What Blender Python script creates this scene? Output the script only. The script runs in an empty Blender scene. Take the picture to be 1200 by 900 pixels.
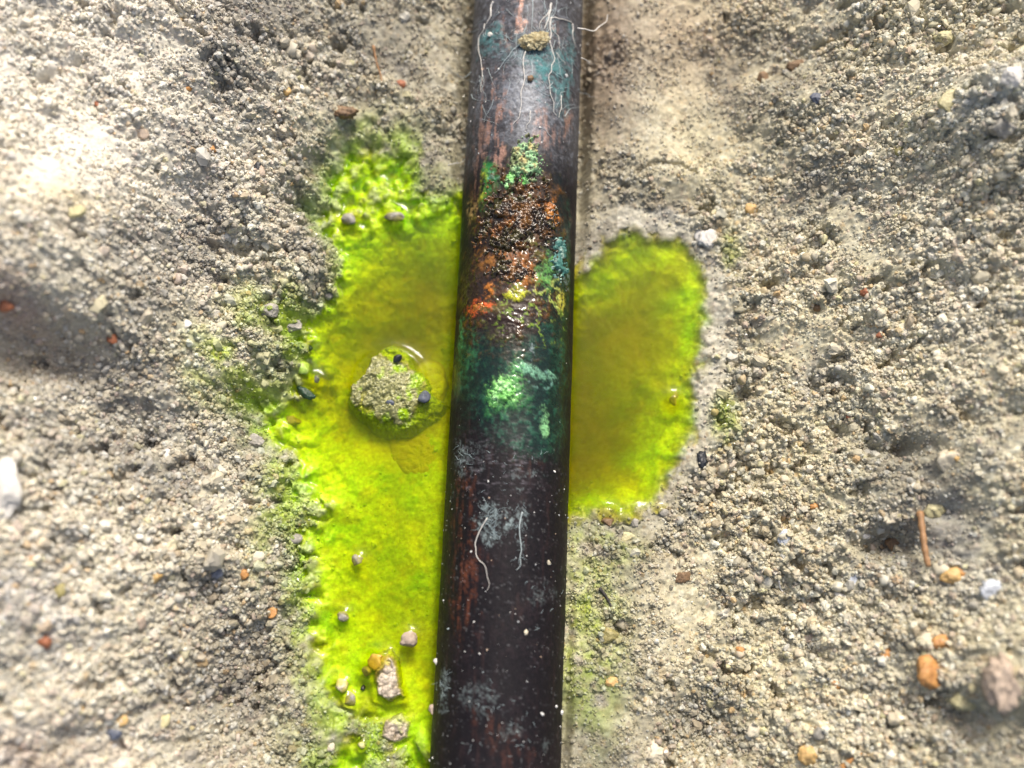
import bpy, bmesh, math, random
import numpy as np
from mathutils import Vector, Matrix

random.seed(7)
rng = np.random.default_rng(11)
scene = bpy.context.scene
MM = 0.001                       # everything below is worked out in millimetres

# ------------------------------------------------------------------ camera
TILT, DIST, LENS = math.radians(13.8), 126.0, 35.0
CAM = np.array([0.0, -DIST * math.sin(TILT), DIST * math.cos(TILT)])
cd = bpy.data.cameras.new('camera')
cd.lens, cd.sensor_width = LENS, 36.0
cd.clip_start, cd.clip_end = 0.005, 50.0
cam = bpy.data.objects.new('camera', cd)
scene.collection.objects.link(cam)
cam.location = CAM * MM
cam.rotation_euler = (TILT, 0, 0)
cd.dof.use_dof = True
cd.dof.focus_distance = 122.0 * MM
cd.dof.aperture_fstop = 12.0
scene.camera = cam

# ------------------------------------------------------------------ light
SUN = np.array([0.16, 0.62, 0.77]); SUN /= np.linalg.norm(SUN)
world = bpy.data.worlds.new('World'); scene.world = world
world.use_nodes = True
wn = world.node_tree
sky = wn.nodes.new('ShaderNodeTexSky')
sky.sky_type = 'NISHITA'; sky.sun_disc = False
sky.sun_elevation = math.asin(SUN[2]); sky.sun_rotation = math.atan2(SUN[0], SUN[1])
sky.dust_density = 7.0; sky.air_density = 1.0; sky.ozone_density = 0.3
bg = wn.nodes['Background']; bg.inputs['Strength'].default_value = 0.135
wn.links.new(sky.outputs[0], bg.inputs['Color'])
sl = bpy.data.lights.new('sun', 'SUN'); sl.energy = 2.6; sl.angle = math.radians(14.0)
sl.color = (1.0, 0.95, 0.87)
so = bpy.data.objects.new('sun', sl); scene.collection.objects.link(so)
so.rotation_euler = Vector(SUN).to_track_quat('Z', 'Y').to_euler()
so.location = SUN * 0.5
scene.view_settings.view_transform = 'Standard'
scene.view_settings.look = 'None'
scene.view_settings.exposure = 0.38
scene.view_settings.gamma = 1.0
scene.view_settings.use_curve_mapping = False
scene.cycles.max_bounces = 8
scene.cycles.transparent_max_bounces = 16
scene.cycles.volume_bounces = 1

# ------------------------------------------------------------------ pixel -> place
TH = 18.0 / LENS
def ray(px, py):
    x, y = (px - 600) / 600 * TH, -(py - 450) / 600 * TH
    c, s = math.cos(TILT), math.sin(TILT)
    return np.array([x, y * c + s, y * s - c])
def at(px, py, z=0.0):
    d = ray(px, py); t = (z - CAM[2]) / d[2]
    return CAM + d * t
MPP = 2 * TH * DIST / 1200       # millimetres per photo pixel near the pipe

# ------------------------------------------------------------------ noise (numpy)
def hsh(ix, iy, seed):
    h = (ix.astype(np.int64) * 374761393 + iy.astype(np.int64) * 668265263 + seed * 1274126177) & 0xFFFFFFFF
    h = ((h ^ (h >> 13)) * 1274126177) & 0xFFFFFFFF
    h = ((h ^ (h >> 16)) * 2246822519) & 0xFFFFFFFF
    h = h ^ (h >> 15)
    return (h & 0xFFFFFF) / float(0xFFFFFF)
def vnoise(x, y, seed=0):
    ix, iy = np.floor(x), np.floor(y)
    fx, fy = x - ix, y - iy
    fx = fx * fx * fx * (fx * (fx * 6 - 15) + 10); fy = fy * fy * fy * (fy * (fy * 6 - 15) + 10)
    a, b = hsh(ix, iy, seed), hsh(ix + 1, iy, seed)
    c, d = hsh(ix, iy + 1, seed), hsh(ix + 1, iy + 1, seed)
    return (a + (b - a) * fx) * (1 - fy) + (c + (d - c) * fx) * fy
def fbm(x, y, scale, octs=4, seed=0, gain=0.5):
    s, a, t = 0, 1.0, 0
    ca, sa = math.cos(0.6), math.sin(0.6)
    r0 = 0.35 + seed * 0.77; c0, s0 = math.cos(r0), math.sin(r0)
    x, y = (x * c0 - y * s0) / scale, (x * s0 + y * c0) / scale
    for o in range(octs):
        s = s + a * vnoise(x + 17.3 * o, y - 9.1 * o, seed + o); t += a
        x, y = (x * ca - y * sa) * 2.03, (x * sa + y * ca) * 2.03
        a *= gain
    return s / t * 2 - 1         # about -1 .. 1
def worley(x, y, cell, seed, squash=0.0):
    """tops of packed grains: height (0..1.4) and a grain number"""
    r0 = 0.5 + seed * 0.31; c0, s0 = math.cos(r0), math.sin(r0)
    gx, gy = (x * c0 - y * s0) / cell, (x * s0 + y * c0) / cell
    ix, iy = np.floor(gx), np.floor(gy)
    best = np.full(x.shape, -1.0); gid = np.zeros(x.shape)
    for dx in (-1, 0, 1):
        for dy in (-1, 0, 1):
            cx, cy = ix + dx, iy + dy
            px = cx + 0.1 + 0.8 * hsh(cx, cy, seed); py = cy + 0.1 + 0.8 * hsh(cx, cy, seed + 1)
            r = 0.50 + 0.42 * hsh(cx, cy, seed + 2)
            zo = 0.55 * hsh(cx, cy, seed + 3)
            an = hsh(cx, cy, seed + 4) * math.pi
            ux, uy = gx - px, gy - py
            ca, sa = np.cos(an), np.sin(an)
            a, b = (ux * ca + uy * sa), (-ux * sa + uy * ca) * 1.35
            d = np.sqrt(a * a + b * b) * 0.7 + np.maximum(np.abs(a), np.abs(b)) * 0.3
            tx, ty = hsh(cx, cy, seed + 5) - 0.5, hsh(cx, cy, seed + 6) - 0.5
            h = zo + np.sqrt(np.maximum(0, 1 - (d / r) ** 2)) + (ux * tx + uy * ty) * 0.8
            h = np.where(d < r, h, -0.5)
            m = h > best
            best = np.where(m, h, best)
            gid = np.where(m, hsh(cx, cy, seed + 9), gid)
    return np.maximum(best, 0.0), gid
def sstep(a, b, v):
    t = np.clip((v - a) / (b - a), 0, 1)
    return t * t * (3 - 2 * t)
def poly_sd(x, y, pts):
    """signed distance to a polygon, positive inside (mm)"""
    n = len(pts); d = np.full(x.shape, 1e9); ins = np.zeros(x.shape, bool)
    for i in range(n):
        ax, ay = pts[i]; bx, by = pts[(i + 1) % n]
        ex, ey = bx - ax, by - ay
        t = np.clip(((x - ax) * ex + (y - ay) * ey) / (ex * ex + ey * ey), 0, 1)
        d = np.minimum(d, (x - ax - t * ex) ** 2 + (y - ay - t * ey) ** 2)
        c = (ay > y) != (by > y)
        if by != ay:
            ins ^= c & (x < (bx - ax) * (y - ay) / (by - ay) + ax)
    d = np.sqrt(d)
    return np.where(ins, d, -d)

# ------------------------------------------------------------------ pipe line
PR = 7.55
p0, p1 = at(619.5, 0), at(580, 900)
PDIR = (p0 - p1); PDIR /= np.linalg.norm(PDIR)              # points up the picture
PNRM = np.array([PDIR[1], -PDIR[0], 0.0])                   # points to the right
PORG = p1 - PDIR * (p1[1] / PDIR[1])                        # where it crosses y = 0
def pipe_across(x, y): return (x - PORG[0]) * PNRM[0] + (y - PORG[1]) * PNRM[1]
def on_pipe(px, py, lift=0.0, clamp=True):
    """along / around coordinates (mm) of the pipe point seen at a photo pixel, and the point itself"""
    d = ray(px, py); o = CAM - PORG
    R = PR + lift
    def perp(v): return v - PDIR * np.dot(v, PDIR)
    a_, b_ = perp(d), perp(o)
    A, B, Cc = a_ @ a_, 2 * a_ @ b_, b_ @ b_ - R * R
    disc = B * B - 4 * A * Cc
    if disc < 0:
        if not clamp: return None
        disc = 0.0
    t = (-B - math.sqrt(disc)) / (2 * A)
    p = CAM + d * t
    s = (p - PORG) @ PDIR
    ang = math.atan2((p - PORG) @ PNRM, p[2])
    return s, ang * PR, p
def pipe_point(s, a, lift=0.0):
    R = PR + lift; t = a / PR
    return PORG[None] + s[:, None] * PDIR[None] + (R * np.sin(t))[:, None] * PNRM[None] + (R * np.cos(t))[:, None] * np.array([[0, 0, 1.0]])

# ------------------------------------------------------------------ ground shape
WZ = -1.3
POOL_L = [(432,172),(470,185),(492,225),(535,245),(580,245),(580,890),(470,905),(452,880),(440,850),(405,848),(385,815),(372,770),(352,725),(362,690),(352,650),(362,600),(345,560),(322,520),(308,482),(330,462),(352,440),(348,400),(372,370),(392,340),(398,300),(372,262),(385,215)]
POOL_R = [(610,330),(668,332),(690,318),(706,292),(735,276),(775,276),(806,292),(824,330),(827,395),(820,450),(806,505),(792,545),(772,585),(742,600),(700,603),(610,603)]
POOL_B = [(380,905),(388,885),(410,868),(432,880),(450,905)]
def wpoly(pp): return [tuple(at(a, b, WZ)[:2]) for a, b in pp]
PL, PRt, PB = wpoly(POOL_L), wpoly(POOL_R), wpoly(POOL_B)

def bump(x, y, px, py, z, rx, ry, p=1.0):
    c = at(px, py, z)
    d = ((x - c[0]) / rx) ** 2 + ((y - c[1]) / ry) ** 2
    return np.exp(-d ** p)

def pool_fields(x, y):
    wx = x + 2.6 * fbm(x, y, 4.6, 5, 301, 0.65); wy = y + 2.6 * fbm(x, y, 4.6, 5, 311, 0.65)
    wxr = x + 1.5 * fbm(x, y, 3.6, 5, 321, .6); wyr = y + 1.5 * fbm(x, y, 3.6, 5, 331, .6)
    sl_ = np.maximum(poly_sd(wx, wy, PL), poly_sd(wx, wy, PB))
    sr_ = poly_sd(wxr, wyr, PRt)
    return sl_, sr_

def ground(x, y, detail=True):
    """height, colour, wetness, roughness of the dug sand at x, y (mm)"""
    ac = pipe_across(x, y)
    sl_, sr_ = pool_fields(x, y)
    sd = np.maximum(sl_, sr_)
    d_pipe = np.maximum(np.abs(ac) - PR, 0)
    # the two banks of the trench
    wob = 4.5 * fbm(x, y, 26, 3, 5)
    left = 25 * sstep(16, 66, -x + wob + 0.10 * y) + 0.25 * np.maximum(-x - 60, 0)
    right = 21 * sstep(24, 70, x + wob * 0.8) + 0.25 * np.maximum(x - 62, 0)
    z = WZ + 0.9 + left + right
    z += 1.5 * sstep(0, 55, y - 8) * sstep(6, 14, np.abs(ac))
    z += 2.6 * fbm(x, y, 14, 3, 21) * sstep(10, 30, np.abs(ac) + 3)
    # big clod at the left and the hollow under it
    z += 6.5 * bump(x, y, 20, 290, 20, 12, 10, 2.0)
    z -= 5.0 * bump(x, y, 45, 425, 13, 7.5, 4.0, 1.2)
    z -= 3.6 * bump(x, y, 160, 490, 9, 6, 5)
    z -= 3.4 * bump(x, y, 238, 280, 6, 2.8, 6)
    z -= 3.2 * bump(x, y, 360, 80, 0, 11, 8)
    z -= 1.8 * bump(x, y, 415, 125, 0, 2.5, 1.6)
    z -= 4.2 * bump(x, y, 280, 800, 2, 5.0, 8)
    z -= 2.0 * bump(x, y, 300, 880, 2, 9, 4)
    z -= 2.0 * bump(x, y, 300, 470, 2, 6, 6)
    # right bank: clod, pits
    z += 6.5 * bump(x, y, 1150, 165, 15, 7.5, 8.5, 2.0)
    z -= 6.0 * bump(x, y, 1205, 225, 12, 3.6, 5.5)
    z -= 2.2 * bump(x, y, 1085, 215, 10, 5.0, 3.0)
    z -= 2.2 * bump(x, y, 940, 75, 3, 6, 5)
    z -= 3.5 * bump(x, y, 1060, 526, 8, 1.5, 1.2)
    z -= 3.6 * bump(x, y, 1050, 636, 8, 3.0, 1.7, 1.5)
    z -= 2.6 * bump(x, y, 1100, 600, 8, 2.0, 1.5)
    z -= 3.0 * bump(x, y, 984, 27, 4, 1.3, 0.8)
    z -= 2.2 * bump(x, y, 905, 330, 3, 1.0, .6); z -= 1.3 * bump(x, y, 957, 362, 4, .8, .9, 2)
    z -= 1.2 * bump(x, y, 885, 458, 2, 1.1, .7); z -= 1.3 * bump(x, y, 900, 560, 2, .8, .7)
    z -= 2.8 * bump(x, y, 820, 860, 1, 5, 4)
    z += 3.5 * bump(x, y, 1190, 790, 14, 5.5, 6.0, 2)
    z -= 2.5 * bump(x, y, 1160, 838, 12, 4, 2)
    z += 1.6 * bump(x, y, 760, 210, WZ, 8, 2.2)
    # inner trench: keep a low even bed beside the pipe
    inner = sstep(24, 13, np.abs(ac))
    z = z * (1 - inner) + (WZ + 0.75 + 0.55 * fbm(x, y, 7, 3, 41) + 0.8 * sstep(8, 22, np.abs(ac)) + 1.0 * sstep(4, 50, y) * sstep(7, 12, np.abs(ac))) * inner
    # gap beside the pipe (above the right pool, and along the left edge at the top)
    gap_r = sstep(2.2, 0.4, d_pipe) * (ac > 0) * sstep(11, 14, y)
    z -= 2.6 * gap_r
    z -= 2.2 * sstep(8.5, 0.0, d_pipe) ** 1.5 * (ac > 0) * sstep(14, 34, y)
    z -= 1.6 * sstep(7.0, 0.0, d_pipe) ** 1.5 * (ac < 0) * sstep(28, 50, y)
    z -= 2.6 * sstep(2.0, 0.3, d_pipe) * (ac < 0) * sstep(17, 26, y)
    z -= 1.2 * sstep(1.6, 0.3, d_pipe) * (ac > 0) * sstep(-22, -28, y)
    z += 1.5 * np.exp(-d_pipe / 0.9) * (.55 + 1.1 * fbm(x, y, 2.2, 4, 55)) * (1 - gap_r) * sstep(-.2, -2.0, sd)
    # pool basins
    dep_l = 0.30 + 0.30 * np.clip(sl_, 0, 14) ** 0.95 + 0.6 * fbm(x, y, 8, 4, 61) * sstep(0.5, 3, sl_)
    deep_top = sstep(-12, 10, y) * sstep(26, 12, y)
    dep_l *= 0.60 + 1.0 * deep_top
    dep_l += 0.12 * np.clip(1 - 3 * np.abs(fbm(x, y, 3.2, 4, 63, .65)), -.6, 1) * sstep(1.5, 4, sl_)
    dep_l *= 1 - 0.72 * np.clip(bump(x, y, 430, 228, WZ, 10, 7.5, 2) + bump(x, y, 430, 875, WZ, 9, 9, 2), 0, 1)
    dep_r = 0.12 + 0.55 * np.clip(sr_, 0, 8) ** 0.95 + 0.6 * fbm(x, y, 5, 3, 71) * sstep(0.5, 3, sr_) + (1.0 + 1.3 * sstep(6, -12, y)) * sstep(9, 1, d_pipe) * sstep(0, 4, sr_) + 0.08 * np.clip(1 - 3 * np.abs(fbm(x, y, 3.0, 4, 73, .65)), -.6, 1)
    flat_r = sstep(-8, -0.6, sr_) * (ac > 0); z = z * (1 - .9 * flat_r) + (WZ + .06 + .10 * np.maximum(-sr_, 0) + .12 * fbm(x, y, 2.5, 3, 75)) * .9 * flat_r
    flat_l = sstep(-4, -0.5, sl_) * (ac < 0); z = z * (1 - .6 * flat_l) + (WZ + .2 + .15 * np.maximum(-sl_, 0)) * .6 * flat_l
    zl = WZ - dep_l; zr = WZ - dep_r
    bl = sstep(-2.0, 1.6, sl_); br = sstep(-1.6, 1.2, sr_)
    zmin = np.where(sd > -1.2, z, z)
    z = z * (1 - bl) + zl * bl
    z = z * (1 - br) + zr * br
    inpool = np.maximum(bl, br)
    shore = np.maximum(sstep(-2.5, 0.0, sl_) * sstep(3.8, 1.2, sl_), 0.5 * sstep(-2, 0, sr_) * sstep(1.8, .4, sr_))
    ends = np.maximum(bump(x, y, 430, 225, WZ, 9, 8, 1.5), 0.45 * bump(x, y, 430, 870, WZ, 8, 8, 1.5))
    ends = np.maximum(ends, bump(x, y, 350, 440, WZ, 6, 12, 1.5))
    ls, _i = worley(x + .6 * fbm(x, y, 1.5, 3, 93), y + .6 * fbm(x, y, 1.5, 3, 94), 2.0, 480)
    z += np.maximum(shore * (.8 + .5 * fbm(x, y, 7, 2, 487)), 1.25 * ends * sstep(-2.5, 0.5, sl_)) * ((ls - .72) * .85 + .7 * fbm(x, y, 1.8, 4, 485, .65))
    # mask of loose grain (1) against smooth packed silt (0)
    smooth = bump(x, y, 790, 120, 0, 15, 18, 2.0) + bump(x, y, 480, 110, 0, 7.5, 15, 1.6) + 0.9 * bump(x, y, 730, 700, 0, 8, 8)
    smooth = np.clip(smooth + 0.8 * sstep(27, 15, np.abs(ac + 2.5 * fbm(x, y, 9, 3, 79))) * (1 - .5 * bump(x, y, 330, 600, WZ, 10, 30, 2)), 0, 1)
    top_l = 0.55 * bump(x, y, 130, 130, 16, 22, 18, 2)
    loose = np.clip(0.85 - 0.55 * smooth - 0.4 * top_l + 0.9 * fbm(x, y, 9, 4, 83, .6), 0.16, 1.35)
    loose = loose * (1 - 0.8 * bl) * (1 - 0.9 * br)
    loose = loose * (1 - .75 * sstep(-4.5, -1.0, sr_) * (ac > 0))
    # lumps, clods, packed grains
    wx = x + 0.7 * fbm(x, y, 1.6, 2, 91); wy = y + 0.7 * fbm(x, y, 1.6, 2, 97)
    big = 3.2 * np.abs(fbm(x + 1.2 * fbm(x, y, 2, 2, 88), y, 5.5, 5, 101, 0.62)) - .6
    z += loose * (0.9 * big + 0.55 * fbm(x, y, 2.6, 4, 103, 0.7))
    z += (0.12 + 0.34 * loose) * fbm(x, y, 0.9, 4, 107, 0.75) * (1 - .88 * inpool)
    c1, i1 = worley(wx, wy, 3.1, 400)
    c2, i2 = worley(x + .3 * fbm(x, y, .6, 2, 95), y + .3 * fbm(x, y, .6, 2, 96), 0.98, 430)
    c3, i3 = worley(x, y, 0.5, 460)
    lump = sstep(-0.1, 0.5, fbm(x, y, 9, 2, 111))
    z += loose * ((c1 - 0.7) * 0.55 * (0.25 + 0.75 * lump) + (c2 - 0.8) * (0.22 + .3 * fbm(x, y, 3, 2, 113)) + (c3 - 0.8) * 0.20)
    # hole spots between clumps
    hol = sstep(0.30, 0.60, fbm(x, y, 2.1, 3, 121)) * (1 - inpool)
    z -= 1.6 * hol * sstep(0.35, 0.8, loose)
    # cracks
    def crack(pts, w, depth):
        nonlocal z
        P = [at(a, b, hz)[:2] for a, b, hz in pts]
        for (ax, ay), (bx, by) in zip(P[:-1], P[1:]):
            ex, ey = bx - ax, by - ay
            cx, cy = x + 0.5 * fbm(x, y, 1.5, 2, 131), y + 0.5 * fbm(x, y, 1.5, 2, 137)
            t = np.clip(((cx - ax) * ex + (cy - ay) * ey) / (ex * ex + ey * ey), 0, 1)
            d = np.hypot(cx - ax - t * ex, cy - ay - t * ey)
            z = z - depth * sstep(w, w * 0.2, d)
    crack([(196, 2, 10), (214, 38, 9), (245, 78, 8), (268, 85, 7)], 0.45, 1.7)
    crack([(275, 80, 6), (285, 110, 6), (296, 135, 5)], 0.35, 1.3)
    crack([(1040, 20, 8), (1010, 45, 7), (985, 52, 6), (955, 55, 5)], 0.6, 1.4)
    crack([(745, 205, -1), (775, 196, -1), (812, 205, -1)], 0.5, 0.7)
    # ---------------- colour
    def pick(gid, cols, cum):
        out = np.zeros(gid.shape + (3,)); lo = 0
        for c, hi in zip(cols, cum):
            m = (gid >= lo) & (gid < hi); out[m] = c; lo = hi
        return out
    cols = [(.50,.455,.345), (.42,.39,.32), (.72,.70,.63), (.60,.55,.42), (.50,.34,.16), (.14,.135,.14), (.31,.25,.18), (.54,.42,.36), (.58,.58,.54)]
    cum = [.26, .48, .60, .76, .79, .84, .91, .95, 1.01]
    g3 = pick(i3, cols, cum); g2 = pick((i2 * 7.3) % 1, cols, cum)
    w2 = (hsh(np.floor(i2 * 9999), np.floor(i2 * 777), 5) < 0.45)[..., None] * 0.6
    c = g3 * (1 - w2) + g2 * w2
    silt = np.array([.47, .42, .325])
    k = (0.34 + 0.30 * smooth)[..., None]
    c = c * (1 - k) + silt * k
    c = c * np.array([0.985, 1.0, .90])
    c = c * (0.97 + 0.16 * fbm(x, y, 7, 4, 151))[..., None]
    pale = np.clip(sstep(14, 50, -x) * 0.5 + .5 * sstep(10, 50, -x) * sstep(0, 25, y) + sstep(22, 50, x) * 0.3, 0, 1)[..., None]
    c = c * (1 - 0.62 * pale) + np.array([.74, .71, .65]) * 0.62 * pale
    yel = (sstep(10, 40, x) * (0.5 + 0.5 * fbm(x, y, 12, 2, 155)))[..., None]
    c = c * (1 - yel * np.array([0.02, 0.03, 0.16]))
    def tint(m, col, k):
        nonlocal c
        m = np.clip(m, 0, 1)[..., None] * k
        c = c * (1 - m) + np.array(col) * m
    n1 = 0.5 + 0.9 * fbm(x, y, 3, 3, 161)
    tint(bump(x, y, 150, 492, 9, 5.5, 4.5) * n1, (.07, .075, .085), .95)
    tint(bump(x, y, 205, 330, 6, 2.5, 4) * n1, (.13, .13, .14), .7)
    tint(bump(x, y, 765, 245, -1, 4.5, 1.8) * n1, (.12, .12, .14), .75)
    tint(bump(x, y, 300, 60, 4, 8, 6) * n1, (.2, .18, .16), .5)  # shade of the top-left hollow, darkened into the sand colour
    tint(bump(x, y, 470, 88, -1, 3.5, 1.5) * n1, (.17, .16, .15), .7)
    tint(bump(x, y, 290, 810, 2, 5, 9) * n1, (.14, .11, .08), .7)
    tint(bump(x, y, 980, 440, 5, 3.5, 2.5) * n1, (.22, .22, .23), .8)
    tint(bump(x, y, 1150, 620, 12, 9, 7) * n1, (.30, .31, .33), .7)
    tint(bump(x, y, 30, 720, 14, 7, 8) * n1, (.33, .34, .38), .6)
    tint(bump(x, y, 80, 880, 12, 9, 4) * n1, (.42, .31, .28), .5)
    tint(bump(x, y, 800, 50, -1, 11, 9), (.34, .25, .17), .55)
    tint(bump(x, y, 705, 60, -2, 4.5, 16, 1.5), (.22, .15, .10), .7)  # brown shade along the pipe's upper right side, put into the sand colour
    tint(bump(x, y, 60, 420, 13, 10, 4, 1.5), (.27, .22, .17), .5)  # brown shadow under the left clod, painted onto the sand
    tint(bump(x, y, 1090, 340, 10, 12, 12) * n1, (.58, .55, .46), .5)
    tint(bump(x, y, 1110, 125, 18, 2.5, 2) * n1, (.60, .58, .25), .8)
    tint(bump(x, y, 1165, 120, 20, 5, 4), (.47, .50, .50), .6)
    tint(bump(x, y, 720, 300, -3, 3, 2), (.16, .14, .13), .0)
    tint(bump(x, y, 20, 360, 22, 2.5, 3) * n1, (.38, .24, .21), .6)
    tint(bump(x, y, 85, 247, 20, 3, 1.6) * n1, (.60, .48, .22), .75)
    damp_shade = np.zeros(x.shape)  # damp soil, plus the shade of the top-left hollow painted into the colour
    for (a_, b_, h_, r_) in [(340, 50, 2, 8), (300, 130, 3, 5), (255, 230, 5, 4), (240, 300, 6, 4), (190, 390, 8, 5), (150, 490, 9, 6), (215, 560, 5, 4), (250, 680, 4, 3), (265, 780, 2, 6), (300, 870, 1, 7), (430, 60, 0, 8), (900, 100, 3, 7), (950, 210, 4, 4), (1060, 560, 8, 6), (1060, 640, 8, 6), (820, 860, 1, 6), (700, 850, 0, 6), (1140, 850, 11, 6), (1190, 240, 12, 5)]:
        damp_shade = np.maximum(damp_shade, bump(x, y, a_, b_, h_, r_, r_ * 1.25))
    damp_shade = np.clip(damp_shade * (.75 + 1.1 * fbm(x, y, 5, 4, 157, .6)), 0, 1)
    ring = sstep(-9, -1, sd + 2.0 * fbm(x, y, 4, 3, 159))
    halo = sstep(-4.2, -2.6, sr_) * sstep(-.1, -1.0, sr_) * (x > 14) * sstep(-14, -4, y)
    damp_shade = np.clip(np.maximum(damp_shade, .62 * ring) + .25 * inner, 0, 1) * (1 - halo)
    c = c * (1 - .4 * halo[..., None]) + np.array([.52, .51, .45]) * .4 * halo[..., None]
    c = c * (1 - damp_shade[..., None] * np.array([.52, .515, .49]))
    # ---------------- dye and wetness
    n2 = fbm(x, y, 2.2, 4, 171)
    wet = np.clip(sstep(-4.5, -0.3, sd + 1.2 * n2), 0, 1)
    wet = np.maximum(wet, 0.55 * inner)
    under = sstep(-0.45, 0.25, WZ - z + .35 * n2)
    dye = sstep(-2.8, 1.0, sl_ + 1.8 * n2) * (0.36 + 0.62 * under)
    dye = np.maximum(dye, sstep(-1.0, 2.4, sr_ + 0.9 * n2) * (0.6 + .4 * under))
    isl = 0
    for (ax, ay, rx, ry, kk) in [(292, 450, 4.2, 4.5, 1.), (335, 378, 3.4, 4.5, .9), (318, 492, 3.0, 2.6, .9), (352, 415, 2.2, 3, .9), (520, 255, 3.5, 4.2, .9),
                                 (849, 496, 1.6, 3.0, 1.), (855, 296, 1.2, 2.2, .8), (690, 745, 4.0, 11, .85), (338, 600, 3, 9, .7), (362, 730, 3, 8, .8),
                                 (435, 862, 8, 7, 1.), (450, 200, 6.5, 6, 1.), (310, 420, 3, 9, .7), (1022, 560, 0, 0, 0), (700, 640, 5, 3, .6)]:
        if rx: isl = np.maximum(isl, kk * bump(x, y, ax, ay, WZ, rx, ry, 1.3) * np.clip(0.75 + 1.4 * n2, 0, 1))
    wet = np.maximum(wet, np.clip(isl * 1.2, 0, 1))
    green = np.array([.50, .72, .02])
    stain = np.clip(isl, 0, 1)[..., None]
    c = c * (1 - stain) + (c * np.array([.80, 1.0, .08]) + np.array([.06, .13, 0])) * stain
    b_n = fbm(x, y, 3.4, 4, 181)
    bed = (np.array([.345, .66, .012]) + b_n[..., None] * np.array([.20, .08, 0])
           + fbm(x, y, 1.6, 3, 185)[..., None] * np.array([.07, .06, .004]))
    dark_bed = np.clip(sstep(0.05, 0.5, 1.15 * fbm(x, y, 5.5, 4, 191, .6)) + .7 * sstep(.3, .55, fbm(x, y, 1.6, 3, 193)), 0, 1)[..., None]
    bed = bed * (1 - 0.6 * dark_bed) + np.array([.30, .33, .008]) * 0.6 * dark_bed
    floc = sstep(.15, .5, fbm(x, y, 1.3, 3, 197, .6))[..., None]; bed = bed * (1 - .5 * floc) + np.array([.50, .78, .03]) * .5 * floc
    bed = bed * 0.86 + (g3 * np.array([1.0, 1.35, 0.05])) * 0.14 * 1.4
    dk = dye[..., None]
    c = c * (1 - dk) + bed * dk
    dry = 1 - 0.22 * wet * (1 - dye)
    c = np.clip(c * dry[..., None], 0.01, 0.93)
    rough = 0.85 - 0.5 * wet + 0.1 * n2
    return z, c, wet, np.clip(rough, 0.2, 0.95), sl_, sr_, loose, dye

def axis(lo, hi, step, ext, estep):
    a = np.arange(lo, hi + step * .5, step)
    n = int(ext / estep)
    return np.concatenate([lo - np.arange(n, 0, -1) * estep, a, hi + np.arange(1, n + 1) * estep])
GX = axis(-66, 66, 0.17, 45, 1.0)
GY = axis(-50, 64, 0.17, 40, 1.0)
XX, YY = np.meshgrid(GX, GY)
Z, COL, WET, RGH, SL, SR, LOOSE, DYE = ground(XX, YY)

def lookup(F, x, y):
    i = np.clip(np.searchsorted(GX, x) - 1, 0, len(GX) - 2); j = np.clip(np.searchsorted(GY, y) - 1, 0, len(GY) - 2)
    fx = np.clip((x - GX[i]) / (GX[i + 1] - GX[i]), 0, 1); fy = np.clip((y - GY[j]) / (GY[j + 1] - GY[j]), 0, 1)
    if F.ndim == 3: fx, fy = fx[..., None], fy[..., None]
    return (F[j, i] * (1 - fx) + F[j, i + 1] * fx) * (1 - fy) + (F[j + 1, i] * (1 - fx) + F[j + 1, i + 1] * fx) * fy
def ground_hit(px, py):
    """the ground point seen at a photo pixel"""
    d = ray(px, py); ts = np.linspace((32 - CAM[2]) / d[2], (-9 - CAM[2]) / d[2], 900)
    P = CAM[None] + d[None] * ts[:, None]
    zz = lookup(Z, P[:, 0], P[:, 1]); k = np.argmax(P[:, 2] < zz)
    return P[k]

# ------------------------------------------------------------------ materials
def new_mat(name):
    m = bpy.data.materials.new(name); m.use_nodes = True
    return m, m.node_tree.nodes, m.node_tree.links, m.node_tree.nodes['Principled BSDF']
def coords(nodes, links, s=1000.0, sc=(1, 1, 1)):
    tc = nodes.new('ShaderNodeTexCoord'); mp = nodes.new('ShaderNodeMapping')
    mp.inputs['Scale'].default_value = (s * sc[0], s * sc[1], s * sc[2])
    links.new(tc.outputs['Object'], mp.inputs['Vector']); return mp.outputs[0]
def noise_node(nodes, links, vec, scale, detail=3, rough=.55):
    n = nodes.new('ShaderNodeTexNoise'); n.inputs['Scale'].default_value = scale
    n.inputs['Detail'].default_value = detail; n.inputs['Roughness'].default_value = rough
    links.new(vec, n.inputs['Vector']); return n
def attr(nodes, name, kind='GEOMETRY'):
    a = nodes.new('ShaderNodeAttribute'); a.attribute_name = name; a.attribute_type = kind; return a
def mul_by_noise(nodes, links, col_out, nz, lo, hi):
    mr = nodes.new('ShaderNodeMapRange'); mr.inputs['From Min'].default_value = .3; mr.inputs['From Max'].default_value = .7
    mr.inputs['To Min'].default_value = lo; mr.inputs['To Max'].default_value = hi
    links.new(nz.outputs['Fac'], mr.inputs['Value'])
    vm = nodes.new('ShaderNodeVectorMath'); vm.operation = 'SCALE'
    links.new(col_out, vm.inputs[0]); links.new(mr.outputs[0], vm.inputs['Scale'])
    return vm.outputs[0]
def add_bump(nodes, links, bsdf, nz, dist, strength=1.0):
    b = nodes.new('ShaderNodeBump'); b.inputs['Distance'].default_value = dist * MM; b.inputs['Strength'].default_value = strength
    links.new(nz.outputs['Fac'], b.inputs['Height']); links.new(b.outputs[0], bsdf.inputs['Normal'])

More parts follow.
